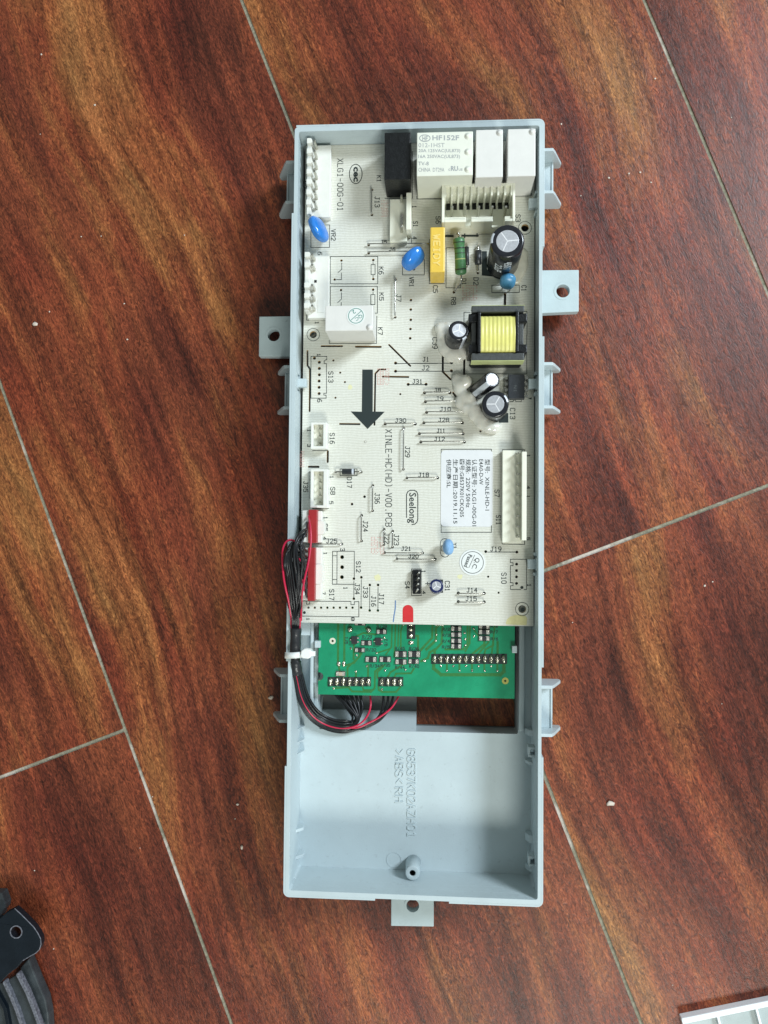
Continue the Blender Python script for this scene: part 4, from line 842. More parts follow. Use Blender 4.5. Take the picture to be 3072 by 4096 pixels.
# diodes
def axial(c, x0, y0, x1, y1, b0, b1, r, zc_, label=None, band=None):
    a = Vector((*Q(c, x0, y0, ZT), ZT)); b_ = Vector((*Q(c, x1, y1, ZT), ZT)); u = Vector((0, 0, zc_)); d = b_ - a; dn = d.normalized()
    mb = MB(); mb.lathe(a + u + d * b0, d, [(0, r * .6), (.1, r), (d.length * (b1 - b0) - .1, r), (d.length * (b1 - b0), r * .6)] if not band else [(0, r * .6), (.1, r), (d.length * (b1 - b0) * .78, r, 1), (d.length * (b1 - b0) * .93, r, 0), (d.length * (b1 - b0) - .1, r), (d.length * (b1 - b0), r * .6)], 24)
    o = mb.build('diode', [DARKP, SLEEVEW], board, label=label)
    m_ = MB(); m_.tube([a - Vector((0, 0, .8)), a + u * .6, a + u + dn * .5, a + u + d * b0, a + u + d * b1, b_ + u - dn * .5, b_ + u * .6, b_ - Vector((0, 0, .8))], .32, 8, res=3); m_.build('lead', TIN, o)
axial('D', 550, 330, 548, 600, .2, .72, 1.35, 1.5, 'dark diode between the green resistor and the large can capacitor')
axial('D', 432, 330, 436, 540, .05, .95, .85, 1.0, 'dark diode half under the green resistor')
axial('G', 673, 520, 955, 520, .26, .76, 1.2, 1.6, 'dark diode standing alone on the left of the board', band=1)

# --- electrolytic capacitors
def can(name, base, top, rb, h, label, marks=True, mirror=False, flash=(2.2, 3.4), cross=0, txt=None):
    a = Vector((*P(*base, ZT + .2), ZT + .2)); b_ = Vector((*P(*top, ZT + h), ZT + h)); d = b_ - a; L_ = d.length; dn = d.normalized(); rt = rb * .72
    mb = MB(); mb.lathe(a, d, [(0, rb * .96), (.3, rb), (1.0, rb), (1.5, rb * .93), (2.1, rb), (L_ - .55, rb), (L_ - .12, rb * .95), (L_, rb * .86), (L_ - .06, rt, 0)], 44)
    o = mb.build(name, SLEEVE, board, label=label)
    m_ = MB(); m_.lathe(a + dn * (L_ - .5), d, [(0, rt * .99), (.38, rt * .97), (.46, rt * .9)], 40); t_ = m_.build('can_top', ALU, o)
    e1 = dn.cross(Vector((0, 1, 0))).normalized(); e2 = dn.cross(e1).normalized(); tp = a + dn * (L_ - .04); m_ = MB()
    for k in range(3):
        an = math.radians(cross + 120 * k); v = e1 * math.cos(an) + e2 * math.sin(an); s_ = dn.cross(v) * .17
        m_.add([tp + s_, tp - s_, tp - s_ + v * rt * .88, tp + s_ + v * rt * .88, tp + s_ + dn * .04, tp - s_ + dn * .04, tp - s_ + v * rt * .88 + dn * .04, tp + s_ + v * rt * .88 + dn * .04], [(0, 1, 2, 3), (4, 7, 6, 5), (0, 4, 5, 1), (2, 6, 7, 3), (1, 5, 6, 2), (0, 3, 7, 4)])
    m_.build('pressure_score', mat('score_bright', (.86, .86, .88), .35, .2), t_)
    # pale stripe with a minus mark, rolled round the sleeve
    m_ = MB(); a0, a1 = flash; n_ = 12; vs = []
    for i in range(n_ + 1):
        an = a0 + (a1 - a0) * i / n_; v = Vector((math.cos(an), math.sin(an), 0)); v = (v - dn * v.dot(dn)).normalized()
        for hh, rr in ((1.9, rb + .03), (L_ - .5, rb + .03), (L_ - .1, rb * .955 + .03), (L_ + .02, rb * .86)): vs.append(a + dn * hh + v * rr)
    m_.add(vs, [(4 * i + j, 4 * i + 4 + j, 4 * i + 5 + j, 4 * i + 1 + j) for i in range(n_) for j in range(3)], 0, True); m_.build('polarity_stripe', SLEEVEW, o)
    if txt:
        m_ = MB()
        for s_, ac, h0, hh, ww, fl in txt:
            vs, fs, bb = font_mesh(s_, .02); out = []
            for vx, vy in vs:
                u = (vx - bb[0]) / (bb[1] - bb[0]); v_ = (vy - bb[2]) / (bb[3] - bb[2]); an = ac + (v_ - .5) * hh / rb; vv = Vector((math.cos(an), math.sin(an), 0)); vv = (vv - dn * vv.dot(dn)).normalized()
                out.append(a + dn * (h0 - u * ww if fl else h0 + u * ww) + vv * (rb + .05))
            m_.add(out, fs, 0)
        m_.build('sleeve_print', SLEEVEW, o)
    return o
can('electrolytic_capacitor', (2010, 1058), (2030, 964), 6.25, 25, 'largest black can capacitor, tall, at the right of the board', flash=(2.6, 3.25), cross=-55, txt=[('450V', -1.45, 20, 3.0, 8.5, 1), ('22uF', -2.0, 16, 3.0, 7.5, 1), ('D2', .45, 24.2, 1.6, 2.2, 1)])
can('electrolytic_capacitor', (1816, 1369), (1836, 1321), 4.05, 12.4, 'small can capacitor left of the yellow transformer', flash=(-1.2, -.7), cross=20, txt=[('CHN', 2.0, 11.6, 1.5, 2.2, 1)])
can('electrolytic_capacitor', (1906, 1568), (1970, 1517), 3.2, 12.6, 'can capacitor leaning over with a bright shining top', flash=(3.6, 4.2), cross=80)
can('electrolytic_capacitor', (1978, 1637), (1981, 1616), 5.15, 12.0, 'upright can capacitor beside the black chip', flash=(.15, .75), cross=0)
c31 = can('electrolytic_capacitor', px('J', 347, 592), px('J', 345, 578), 2.75, 7.0, 'smallest blue can capacitor near the lower edge', flash=(2.9, 3.3), cross=40)
c31.data.materials[0] = mat('navy_sleeve', (.012, .02, .085), .25, spec=.5)

# --- transformer
tr_b = MB(); zt_ = ZT + 15.5
TX0, TY1 = Q('D', 487, 942, zt_); TX1 = Q('D', 1030, 942, zt_)[0]; TY0 = Q('F', 570, 240, zt_)[1]; q1 = Q('D', 487, 1006, zt_)[1]; q0_ = Q('F', 570, 172, zt_)[1]
tr = MB(); tr.box(TX0, TX1, q1, TY1, zt_ - 6.6, zt_); tr.box(TX0, TX1, TY0, q0_, zt_ - 6.6, zt_)
tr.box(TX0, TX0 + 1.8, q0_, q1, zt_ - 6.6, zt_ - 2.4); tr.box(TX1 - 1.8, TX1, q0_, q1, zt_ - 6.6, zt_ - 2.4)
tro = tr.build('transformer', FERR, board, bevel=.3, label='transformer with yellow taped winding')
m_ = MB(); m_.box(TX0 - .12, TX1 + .12, TY0 - .22, TY0 - .02, zt_ - 6.9, zt_ - .25); m_.box(TX0 - .12, TX1 + .12, TY1 + .02, TY1 + .2, zt_ - 6.9, zt_ - .25); m_.build('core_tape', TAPE2, tro)
wx0, wy1 = Q('D', 580, 1040, zt_ + .6); wx1, wy0 = Q('F', 1000, 160, zt_ + .6)[0], Q('F', 1000, 160, zt_ + .6)[1]
m_ = MB(); nn = 56; ring = []
for i in range(nn + 1):
    x = wx0 + (wx1 - wx0) * i / nn; bump_ = .1 * math.sin(i * .95) + .05 * math.sin(i * 2.3 + 1)
    ring.append([(x, wy1 + .3, ZT + 4), (x, wy1, zt_ - .8 + bump_), (x, wy1 - .8, zt_ + .5 + bump_), (x, (wy0 + wy1) / 2, zt_ + 1.0 + bump_), (x, wy0 + .8, zt_ + .5 + bump_), (x, wy0, zt_ - .8 + bump_), (x, wy0 - .3, ZT + 4)])
vs = [p for r_ in ring for p in r_]; m_.add(vs, [(7 * i + j, 7 * i + j + 1, 7 * i + j + 8, 7 * i + j + 7) for i in range(nn) for j in range(6)], 0, True); m_.build('taped_winding', TAPE, tro)
for s_, xa in ((-1, wx0), (1, wx1)):
    m_ = MB(); m_.box(xa, xa + s_ * 1.2, q0_ + .2, q1 - .2, ZT + 3, zt_ + 1.1); m_.build('bobbin_flange', BLACKP, tro, bevel=.35)
    m_ = MB(); m_.box(xa + s_ * 1.2, xa + s_ * 4.6, q0_ + .3, q0_ + 3.6, ZT + .2, zt_ - 1.2); m_.box(xa + s_ * 1.2, xa + s_ * 4.6, q1 - 3.6, q1 - .3, ZT + .2, zt_ - 1.2); m_.box(xa + s_ * 1.2, xa + s_ * 3.0, q0_ + 3.6, q1 - 3.6, ZT + .2, zt_ - 3.4)
    m_.build('bobbin_terminal_block', BLACKP, tro, bevel=.35)
m_ = MB(); m_.box(TX0 + .3, TX1 - .3, TY0 + .4, TY1 - .4, ZT + .1, zt_ - 6.8); m_.build('bobbin_base', BLACKP, tro)
# --- black chip
ch = MB(); boxpx(ch, 'F', 930, 372, 1090, 605, ZT + .8, ZT + 3.6, taper=.15); cho = ch.build('chip', DARKP, board, bevel=.15, label='black eight pin chip')
for sgn, xx in ((-1, 925), (1, 1092)):
    for i in range(4):
        q = Q('F', xx, 408 + 57 * i, ZT + 2); m_ = MB(); m_.box(q[0], q[0] + sgn * 1.1, q[1] - .55, q[1] + .55, ZT + 1.9, ZT + 2.2); m_.box(q[0] + sgn * .8, q[0] + sgn * 1.1, q[1] - .45, q[1] + .45, ZT - .5, ZT + 1.9); m_.build('pin', TIN, cho)
m_ = Print(ZT + 3.63); m_.text('F', 'N1', 985, 480, 1010, 540, w=.15); m_.build('chip_print', mat('grey_laser_print', (.10, .11, .11), .5), cho)

# --- small white wire-to-board sockets
def socket(c, x0, y0, x1, y1, ix0, iy0, ix1, iy1, n, label, h=4.6, step=True):
    z = ZT + h; a = Q(c, x0, y0, z); b_ = Q(c, x1, y1, z); i0 = Q(c, ix0, iy0, z); i1 = Q(c, ix1, iy1, z); mb = MB()
    mb.prism([(a[0], b_[1]), (b_[0], b_[1]), (b_[0], a[1]), (a[0], a[1])], ZT + 1.2, z, holes=[[(i0[0], i1[1]), (i1[0], i1[1]), (i1[0], i0[1]), (i0[0], i0[1])]])
    mb.box(a[0], b_[0], b_[1], a[1], ZT + .05, ZT + 1.19)
    o = mb.build('wire_socket', WHITEP, board, bevel=.22, label=label)
    m_ = MB(); m_.box(i0[0] + .02, i1[0] - .02, i1[1] + .02, i0[1] - .02, ZT + 1.2, ZT + 1.5); m_.build('socket_floor', IVORY, o)
    for k in range(n):
        y = i0[1] + (i1[1] - i0[1]) * (k + .5) / n; xx = i0[0] + (i1[0] - i0[0]) * .62; m_ = MB(); m_.box(xx - .3, xx + .3, y - .3, y + .3, ZT + 1.4, ZT + 4.2, taper=.08); m_.build('pin', PINM, o)
    for k in range(n + 1 if step else 0):
        pass
    return o
socket('E', 578, 1066, 728, 1316, 600, 1085, 692, 1290, 3, 'three pin white socket')
socket('G', 395, 488, 585, 916, 425, 512, 532, 888, 5, 'empty five pin white socket')
s5 = socket('G', 325, 950, 515, 1300, 375, 965, 455, 1290, 4, 'white socket with the shorter red plug')
s7 = socket('I', 330, 525, 512, 1100, 352, 545, 430, 1085, 7, 'white socket with the longer red plug')
for par, c, x0, y0, x1, y1 in ((s5, 'G', 455, 1062, 546, 1212), (s7, 'I', 436, 712, 526, 930)):
    m_ = MB(); X0, Y1 = Q(c, x0, y0, ZT + 5); X1, Y0 = Q(c, x1, y1, ZT + 5); m_.prism(rrect(X0, X1, Y0, Y1, 1.2), ZT + .1, ZT + 5); m_.build('latch_window', WHITEP, par, bevel=.4)
# --- pin header S4
ph = MB(); boxpx(ph, 'J', 122, 425, 196, 655, ZT + .05, ZT + 2.6); pho = ph.build('pin_header', BLACKP, board, bevel=.2, label='black four pin header near the lower edge')
for i in range(4):
    q = Q('J', 185 - 4 * i, 445 + 52 * i, ZT + 2.4); m_ = MB(); m_.tube([(q[0] - 1.0, q[1] - 1.6, ZT + 2.2), (q[0] - .6, q[1] - .9, ZT + 5), (q[0], q[1], ZT + 8.6)], .36, 6, spline=False); m_.build('pin', PINM, pho)

# --- glue blobs
def blob(name, balls, m_, label=None, vox=.45):
    mb = MB()
    for c, x, y, z, r, fz in balls:
        q = Q(c, x, y, ZT + z); mb.ellipsoid((*q, ZT + z), [(r, 0, 0), (0, r, 0), (0, 0, r * fz)], 20, 12, wob=.12)
    o = mb.build(name, m_, board, label=label)
    md = o.modifiers.new('r', 'REMESH'); md.mode = 'VOXEL'; md.voxel_size = vox * S; md.use_smooth_shade = True
    sm_ = o.modifiers.new('s', 'SMOOTH'); sm_.iterations = 12; sm_.factor = .6
    dg = bpy.context.evaluated_depsgraph_get(); me = bpy.data.meshes.new_from_object(o.evaluated_get(dg)); old = o.data; o.modifiers.clear(); o.data = me; bpy.data.meshes.remove(old)
    for p in me.polygons: p.use_smooth = True
    return o
blob('glue_blob', [('F', 455, 425, .6, 2.8, .7), ('F', 480, 470, .8, 3.1, .8), ('F', 530, 440, 1.2, 2.8, .9), ('F', 470, 520, .7, 2.6, .8), ('F', 520, 585, 1, 2.7, .9), ('F', 480, 640, .6, 2.8, .8), ('F', 560, 600, 1.2, 2.8, .9), ('F', 540, 690, .7, 2.9, .8), ('F', 600, 700, 1, 3.1, .9), ('F', 620, 750, .8, 3.3, .8), ('F', 670, 790, .8, 3.5, .8), ('F', 690, 830, .7, 3.3, .8), ('F', 740, 860, .7, 3.2, .8), ('F', 790, 880, .8, 2.7, .8), ('F', 828, 868, .7, 1.9, .9)], GLUE, 'thick pale glue around the two can capacitors')
blob('glue_blob', [('D', 165, 1175, .7, 2.7, .9), ('D', 200, 1250, .5, 3.3, .7), ('D', 195, 1330, .5, 3.1, .7), ('F', 345, 130, .6, 3.3, .8), ('F', 395, 180, .6, 3.5, .8), ('F', 450, 190, .6, 3.4, .8), ('F', 500, 165, .6, 3.1, .8), ('D', 440, 1330, .6, 2.6, .8), ('D', 230, 1175, .7, 2.7, .9)], GLUE, 'pale glue around the small can capacitor')
blob('glue_blob', [('D', 1000, 420, .2, 3.1, .4), ('D', 985, 500, .2, 3.8, .4), ('D', 960, 580, .2, 3.5, .4), ('D', 930, 650, .2, 3.1, .4)], GLUEC, 'clear yellowish glue beside the tall can capacitor')

# ------------------------------------------------------------------ the green display board under it
ZG = 17.6
gb = thing('display_circuit_board', 'green circuit board with solder joints and tiny chip parts, half hidden under the cream board', 'circuit board', (0, -60, ZG - 1.4))
gx0, gy0 = Q('K', 515, 876, ZG); gx1 = Q('L', 1086, 808, ZG)[0]; gy1 = 10
notch = Q('K', 528, 683, ZG); rn = 17 / F_PX * (H - ZG) * .95
nt_ = [(notch[0] + rn * math.cos(a), notch[1] + rn * math.sin(a)) for a in [math.pi / 2 - math.pi * i / 12 for i in range(13)]]
nt_ = [p for p in nt_ if p[0] > gx0 + .01]
s_ = MB(); hs = [ngon(*Q('K', 670, 305, ZG), .45, 10), ngon(*Q('L', 998, 648, ZG), .4, 10)]
curve_plate(s_, [(gx1, gy0), (gx1, gy1), (gx0, gy1), (gx0, nt_[0][1])] + nt_ + [(gx0, nt_[-1][1]), (gx0, gy0)], hs, ZG - 1.4, ZG)
s_.build('substrate', [GREENB, GEDGE], gb)
tp = Print(ZG + .02)
def TRC(c, pts, w_=.75): tp.ribbon([Q(c, x, y, ZG) for x, y in pts], w_ * 1.45)
for c, pts, w_ in [('K', [(730, 60), (728, 520)], .6), ('K', [(797, 60), (795, 520)], .6), ('K', [(735, 570), (760, 690)], .5), ('K', [(790, 570), (900, 540), (980, 440)], .5), ('K', [(1020, 160), (1040, 190)], .5),
                   ('K', [(900, 330), (895, 500)], .5), ('K', [(965, 400), (960, 470), (830, 590), (830, 690)], .5), ('K', [(1070, 60), (1150, 130)], .4), ('K', [(920, 640), (920, 700)], .5), ('K', [(1050, 560), (1050, 690)], .5),
                   ('K', [(680, 810), (840, 800), (880, 845), (1080, 850), (1120, 810), (1125, 630), (1160, 600), (1230, 560)], .5), ('K', [(990, 790), (1000, 830), (1100, 830)], .4), ('K', [(1160, 780), (1165, 830), (1200, 850), (1350, 850), (1395, 800)], .5),
                   ('K', [(1150, 700), (1148, 640), (1210, 580)], .5), ('K', [(1330, 470), (1340, 300), (1345, 60)], .45), ('K', [(1240, 450), (1300, 370), (1310, 60)], .4), ('K', [(930, 250), (1000, 220), (1130, 235)], .5), ('K', [(1140, 435), (1280, 390)], .4),
                   ('K', [(1440, 60), (1400, 200), (1400, 380)], .45), ('K', [(1380, 60), (1370, 360)], .4), ('K', [(1550, 250), (1585, 250), (1585, 400)], .6), ('K', [(1260, 690), (1290, 640), (1420, 560)], .5), ('K', [(1330, 690), (1350, 655), (1510, 650), (1540, 600)], .5),
                   ('L', [(310, 60), (305, 240), (200, 350)], .6), ('L', [(375, 110), (340, 150), (340, 265), (250, 350)], .7), ('L', [(405, 60), (395, 290), (320, 370)], .6), ('L', [(330, 400), (330, 350), (280, 380), (265, 430), (200, 462)], .6),
                   ('L', [(640, 60), (640, 290), (600, 350), (430, 350)], .5), ('L', [(665, 60), (660, 290), (620, 365)], .5), ('L', [(700, 160), (760, 250)], .4), ('L', [(800, 270), (800, 300), (690, 390)], .6), ('L', [(840, 280), (740, 395)], .5),
                   ('L', [(885, 240), (885, 310), (810, 350), (800, 400)], .5), ('L', [(905, 60), (870, 390)], .45), ('L', [(925, 280), (925, 400)], .6), ('L', [(320, 480), (320, 530), (390, 590), (950, 590), (985, 560), (985, 490)], .9), ('L', [(445, 480), (445, 545)], .5),
                   ('L', [(563, 480), (563, 545)], .5), ('L', [(683, 480), (683, 545)], .5), ('L', [(800, 480), (800, 545)], .5), ('L', [(923, 480), (923, 545)], .5), ('K', [(1600, 420), (1650, 370)], .5), ('K', [(1530, 100), (1560, 60)], .4)]:
    TRC(c, pts, w_)
tp.build('copper_tracks', OLIVE, gb)
gl = Print(ZG + .06)
def GT(c, t_, x0, y0, x1, y1): gl.text(c, t_, x0, y0, x1, y1, o='h', w=.2)
for a in [('K', 'R/30', 790, 104, 885, 128), ('K', 'R/28', 1145, 135, 1250, 168), ('K', 'R/29', 990, 246, 1090, 278), ('K', 'R/32', 1033, 386, 1135, 415), ('K', 'R/34', 1070, 558, 1172, 588), ('K', 'R/35', 1185, 550, 1285, 580), ('K', 'R/45', 1342, 370, 1440, 400), ('K', 'R/36', 1492, 372, 1592, 402),
          ('K', 'R/44', 1342, 575, 1440, 603), ('K', 'R/40', 1492, 562, 1595, 592), ('L', 'R/2', 405, 148, 470, 170), ('L', 'R/3', 402, 204, 468, 228), ('L', 'R/4', 402, 260, 468, 284), ('L', 'R/5', 400, 316, 468, 340), ('L', 'R/7', 860, 174, 925, 198), ('L', 'R/6', 862, 240, 928, 264), ('L', 'R/8', 862, 126, 925, 142)]:
    GT(*a)
gl.text('K', 'Q/1', 830, 335, 800, 262, w=.2); gl.text('K', 'Q/2', 1255, 358, 1228, 285, w=.2)
for c, x0, y0, x1, y1 in (('K', 617, 690, 1083, 790), ('K', 1158, 690, 1427, 790), ('L', 296, 392, 1015, 488), ('L', 64, 100, 145, 250)):
    gl.fill([Q(c, x, y, ZG) for x, y in ((x0, y0), (x1, y0), (x1, y1), (x0, y1))])
for c, x, y in (('K', 670, 305), ('L', 998, 648)):
    pass
gl.build('printed_legend', INK, gb)
for c, x, y, r, m_ in (('K', 670, 305, 1.3, mat('tin_ring', (.66, .64, .52), .4)), ('L', 998, 648, 1.35, mat('gold_ring', (.45, .42, .10), .4))):
    n = MB(); q = Q(c, x, y, ZG); n.prism(ngon(*q, r, 24), ZG + .005, ZG + .05, holes=[ngon(*q, .5, 12)]); n.build('plated_ring', m_, gb)
def lump(q, rx, ry, rz, par, name='solder_joint', wob=.18):
    n = MB(); n.ellipsoid((q[0], q[1], ZG + .05), [(rx, 0, 0), (0, ry, 0), (0, 0, rz)], 14, 9, wob=wob); return n.build(name, SOLDER, par)
for k in range(7): lump(Q('K', 652 + 67.5 * k, 742, ZG), .98, 1.85, 1.3, gb)
for k in range(4): lump(Q('K', 1198 + 66 * k, 742, ZG), .95, 1.8, 1.3, gb)
for k in range(12): lump(Q('L', 327 + 59.7 * k, 440, ZG), .95, 1.75, 1.3, gb)
for y in (112, 160, 222): lump(Q('L', 104, y, ZG), 1.15, .95, 1.0, gb)
lump(Q('K', 860, 182, ZG), 1.2, 1.25, 1.1, gb); lump(Q('K', 1058, 185, ZG), 1.2, 1.2, 1.0, gb); lump(Q('L', 104, 285, ZG), 1.15, .85, .7, gb)
for x in (735, 790): lump(Q('K', x, 550, ZG), .8, 1.1, .5, gb, wob=.3)
vi = MB()
for c, x, y in [('K', 928, 458), ('K', 1142, 435), ('K', 1037, 575), ('K', 920, 632), ('K', 1232, 620), ('K', 1450, 612), ('K', 680, 812), ('K', 1198, 822), ('K', 865, 382), ('K', 1222, 268), ('K', 1430, 128), ('K', 1070, 104), ('K', 1650, 518),
                ('L', 613, 195), ('L', 620, 252), ('L', 620, 312), ('L', 697, 152), ('L', 702, 224), ('L', 238, 462), ('L', 345, 210), ('L', 338, 265), ('L', 32, 112)] + [('L', 387 + 119.5 * k, 508) for k in range(5)] + [('L', 445 + 119.5 * k, 552) for k in range(5)]:
    q = Q(c, x, y, ZG); vi.ellipsoid((*q, ZG), [(.5, 0, 0), (0, .5, 0), (0, 0, .32)], 10, 6, wob=.2)
vi.build('solder_dots', SOLDER, gb)
def smd(c, x0, y0, x1, y1, body=SMDB, dark=True):
    a = Q(c, x0, y0, ZG); b_ = Q(c, x1, y1, ZG); w_ = b_[0] - a[0]; n = MB()
    if dark: n.box(a[0] - .3, b_[0] + .3, b_[1] - .25, a[1] + .25, ZG + .02, ZG + .08, 2)
    n.box(a[0], a[0] + w_ * .3, b_[1], a[1], ZG + .09, ZG + .85, 1); n.box(b_[0] - w_ * .3, b_[0], b_[1], a[1], ZG + .09, ZG + .85, 1); n.box(a[0] + w_ * .3, b_[0] - w_ * .3, b_[1] + .1, a[1] - .1, ZG + .09, ZG + .9, 0)
    return n.build('chip_resistor', [body, SMDE, INK], gb, bevel=.1)
for a in [('K', 910, 104, 1018, 134), ('K', 1145, 182, 1242, 226), ('K', 982, 302, 1082, 346), ('K', 913, 380, 1013, 420), ('K', 1025, 474, 1138, 526), ('K', 1178, 474, 1290, 526), ('K', 1342, 414, 1458, 474), ('K', 1486, 414, 1604, 474), ('K', 1345, 500, 1458, 550), ('K', 1486, 498, 1590, 544), ('K', 712, 632, 800, 676, SMDC),
          ('L', 487, 130, 578, 172), ('L', 487, 188, 578, 230), ('L', 487, 246, 578, 286), ('L', 487, 298, 578, 338), ('L', 748, 162, 846, 204), ('L', 750, 222, 846, 264), ('L', 748, 118, 846, 150), ('L', 330, 100, 415, 124, SMDE, False)]:
    smd(*a)
for x, y in ((905, 292), (1160, 308)):
    a = Q('K', x - 30, y - 42, ZG); b_ = Q('K', x + 30, y + 42, ZG); n = MB(); n.box(a[0], b_[0], b_[1], a[1], ZG + .2, ZG + 1.2, 0)
    for sx, sy in ((-1, 0), (1, -.8), (1, .8)):
        cx = (a[0] + b_[0]) / 2 + sx * 1.4; cy = (a[1] + b_[1]) / 2 + sy * 1.0; n.box(cx - .5, cx + .5, cy - .35, cy + .35, ZG + .05, ZG + .5, 1)
    n.build('transistor', [SMDB, SMDE], gb, bevel=.12)
# sockets on its underside
for c, x0, x1, y in (('K', 640, 1090, 865), ('K', 1150, 1430, 865)):
    a = Q(c, x0, y, 13); b_ = Q(c, x1, y, 13); n = MB(); n.box(a[0], b_[0], a[1] + 2.5, a[1] + 8, 9.5, ZG - 1.45); n.build('underside_socket', WHITEP, gb, bevel=.2)

# ------------------------------------------------------------------ the wiring harness
hn = thing('wiring_harness', 'bundle of black and red wires with red plugs looping over the left rim', 'wiring', (-58, -20, 30))
for c, x0, y0, x1, y1, lb_ in (('G', 370, 936, 460, 1306, 'shorter red plug'), ('I', 365, 527, 436, 1118, 'longer red plug')):
    a = Q(c, x0, y0, ZT + 8.2); b_ = Q(c, x1, y1, ZT + 8.2); n = MB(); n.box(a[0], b_[0], b_[1], a[1], ZT + 2, ZT + 8.2); pl = n.build('plug', REDC, hn, bevel=.25, label=lb_)
    n = MB(); n.box(a[0] - 2.6, a[0] - .01, b_[1] + .3, a[1] - .3, ZT + 2, ZT + 7.2); n.build('plug_back', WHITEP, pl, bevel=.25)
RW = .5
def wire(pts, m_, par=hn, r=RW):
    if m_ is REDW: r = .4
    n = MB(); n.tube(pts, r, 10, res=7); return n.build('wire', m_, par)
rw = random.Random(11)
sl_top = [V_ for V_ in ()]
def SV(u, y, z):       # a place across the sleeve, u 0..1 from left to right
    x = 222 + (328 - 222) * u; return (*Q('K', x, y, z), z)
def lane(c, pts):      # (x, y, z) in crop coordinates
    return [(*Q(c, x, y, z), z) for x, y, z in pts]
ur = [i / 10 for i in range(11)]
# upper part: from the plugs over the rim into the sleeve
up = []
up.append((lane('I', [(372, 178, 31), (378, 230, 36), (392, 320, 38), (397, 430, 39), (388, 560, 40), (362, 720, 41), (325, 880, 41), (300, 1040, 40), (290, 1200, 38), (288, 1330, 35)]), .93, REDW, 0))
up.append((lane('I', [(350, 250, 30), (352, 330, 37), (330, 380, 41), (300, 450, 42), (285, 560, 43), (300, 700, 42), (285, 900, 40), (262, 1100, 39), (262, 1300, 36)]), .75, BLKW, 0))
up.append((lane('I', [(345, 320, 30), (345, 360, 37), (290, 400, 42), (245, 480, 44), (240, 620, 44), (262, 800, 43), (262, 1000, 40), (250, 1200, 38)]), .6, BLKW, 0))
up.append((lane('I', [(342, 400, 30), (340, 330, 38), (300, 350, 42), (250, 410, 45), (215, 520, 46), (215, 680, 45), (240, 850, 43), (240, 1050, 41), (235, 1220, 38)]), .5, BLKW, 0))
for k, (py_, xl, ytop) in enumerate(((575, 225, 470), (640, 190, 490), (720, 165, 480), (800, 145, 500), (880, 128, 530), (950, 118, 560))):
    x2 = xl - 5
    up.append((lane('I', [(350, py_, 30), (325, py_ - 35, 36), (300, py_ - 110 if k < 3 else py_ - 150, 40), (xl + 85, 560 + 14 * k, 42), (xl + 38, ytop - 6, 43.5 + k * .3), (xl + 4, ytop + 45, 44.5), (x2 - 8, 650 + 15 * k, 44), (x2 + 12, 820, 43.5 - k * .5), (x2 + 38 - 2 * k, 1000, 42 - k * .5), (x2 + 62 - 4 * k, 1180, 39.5 - k * .4)]), (.42, .33, .24, .8, .15, .66)[k], BLKW, k))
up.append((lane('I', [(355, 1050, 30), (330, 1000, 36), (290, 800, 39), (262, 600, 41), (235, 480, 42), (185, 443, 42), (125, 462, 42.5), (88, 540, 42.5), (82, 680, 42.5), (95, 850, 42), (118, 980, 41), (150, 1120, 39), (172, 1260, 37)]), .06, REDW, 0))
for pts, u, m_, k in up:
    wire(pts + [SV(u, 60, 36), SV(u, 130, 35 - .8 * (u - .5) ** 2), SV(u * .8 + .1, 190, 34.5)], m_)
# extra coils of slack seen piled on the rim
for k in range(6):
    j = k * 9
    wire(lane('I', [(352, 690 + 70 * k if k < 5 else 1070, 31), (338, 700 + 60 * k, 36), (318, 640 + 30 * k, 38.5), (292 - j * .3, 560, 39.5), (262 - j, 600 + j, 40.5), (250 - j, 760, 40.5), (262 - j * .6, 940, 39.5), (262 - j * .5, 1140, 38), (258 - j * .3, 1330, 35.5)]) + [SV(.3 + k * .1, 130, 34.2), SV(.3 + k * .08, 190, 34)], BLKW)
# sleeve
n = MB(); sp = [(*Q('K', x, y, z), z) for x, y, z in ((277, 168, 35), (276, 260, 34.6), (272, 400, 34), (272, 470, 33.6), (278, 560, 33), (290, 645, 31.5))]
n.tube(sp, lambda u: 2.12 + .12 * math.sin(u * 23) * math.sin(u * 9) - (.25 if .60 < u < .72 else 0), 26, res=8)
n.build('heat_shrink_sleeve', SHRINK, hn)
# lower part: sleeve to the underside of the green board
low = []
def lower(k, m_, off, end, zz=13.8):
    """off: how far outward of the bend's middle this wire runs"""
    base = [(292, 640, 31), (312, 720, 28), (345, 860, 23), (395, 980, 19), (470, 1085, 16.5), (570, 1160, 15.2), (690, 1205, 14.8), (810, 1215, 14.6)]
    out = []
    for i, (x, y, z) in enumerate(base):
        j = min(i + 1, len(base) - 1); i0 = max(i - 1, 0); dx, dy = base[j][0] - base[i0][0], base[j][1] - base[i0][1]; L_ = math.hypot(dx, dy)
        s_ = min(1, .75 + i * .06) * off; out.append((x - dy / L_ * s_ * 1.0, y + dx / L_ * s_, z + zz - 13.8))
    ex, ey, via = end
    return out + via + [(ex, ey, 12.6), (ex, ey - 25, 12.3)]
for k in range(6):
    ex = 715 + 52 * k
    m_ = BLKW
    wire(lane('K', lower(k, m_, -42 + 15 * k, (ex, 880, [(880 + 6 * k, 1180 + 2 * k, 14.2), (915 + 8 * k, 1120, 13.8), ((ex + 900) / 2 + 20 + 4 * k, 1010, 13.2)]), 13.8 + (k % 2) * 1.1)), m_)
wire(lane('K', lower(6, REDW, 24, (1073, 895, [(920, 1215, 16.4), (1000, 1160, 16.2), (1055, 1080, 15.6), (1078, 990, 14.8)]), 15.6)), REDW)
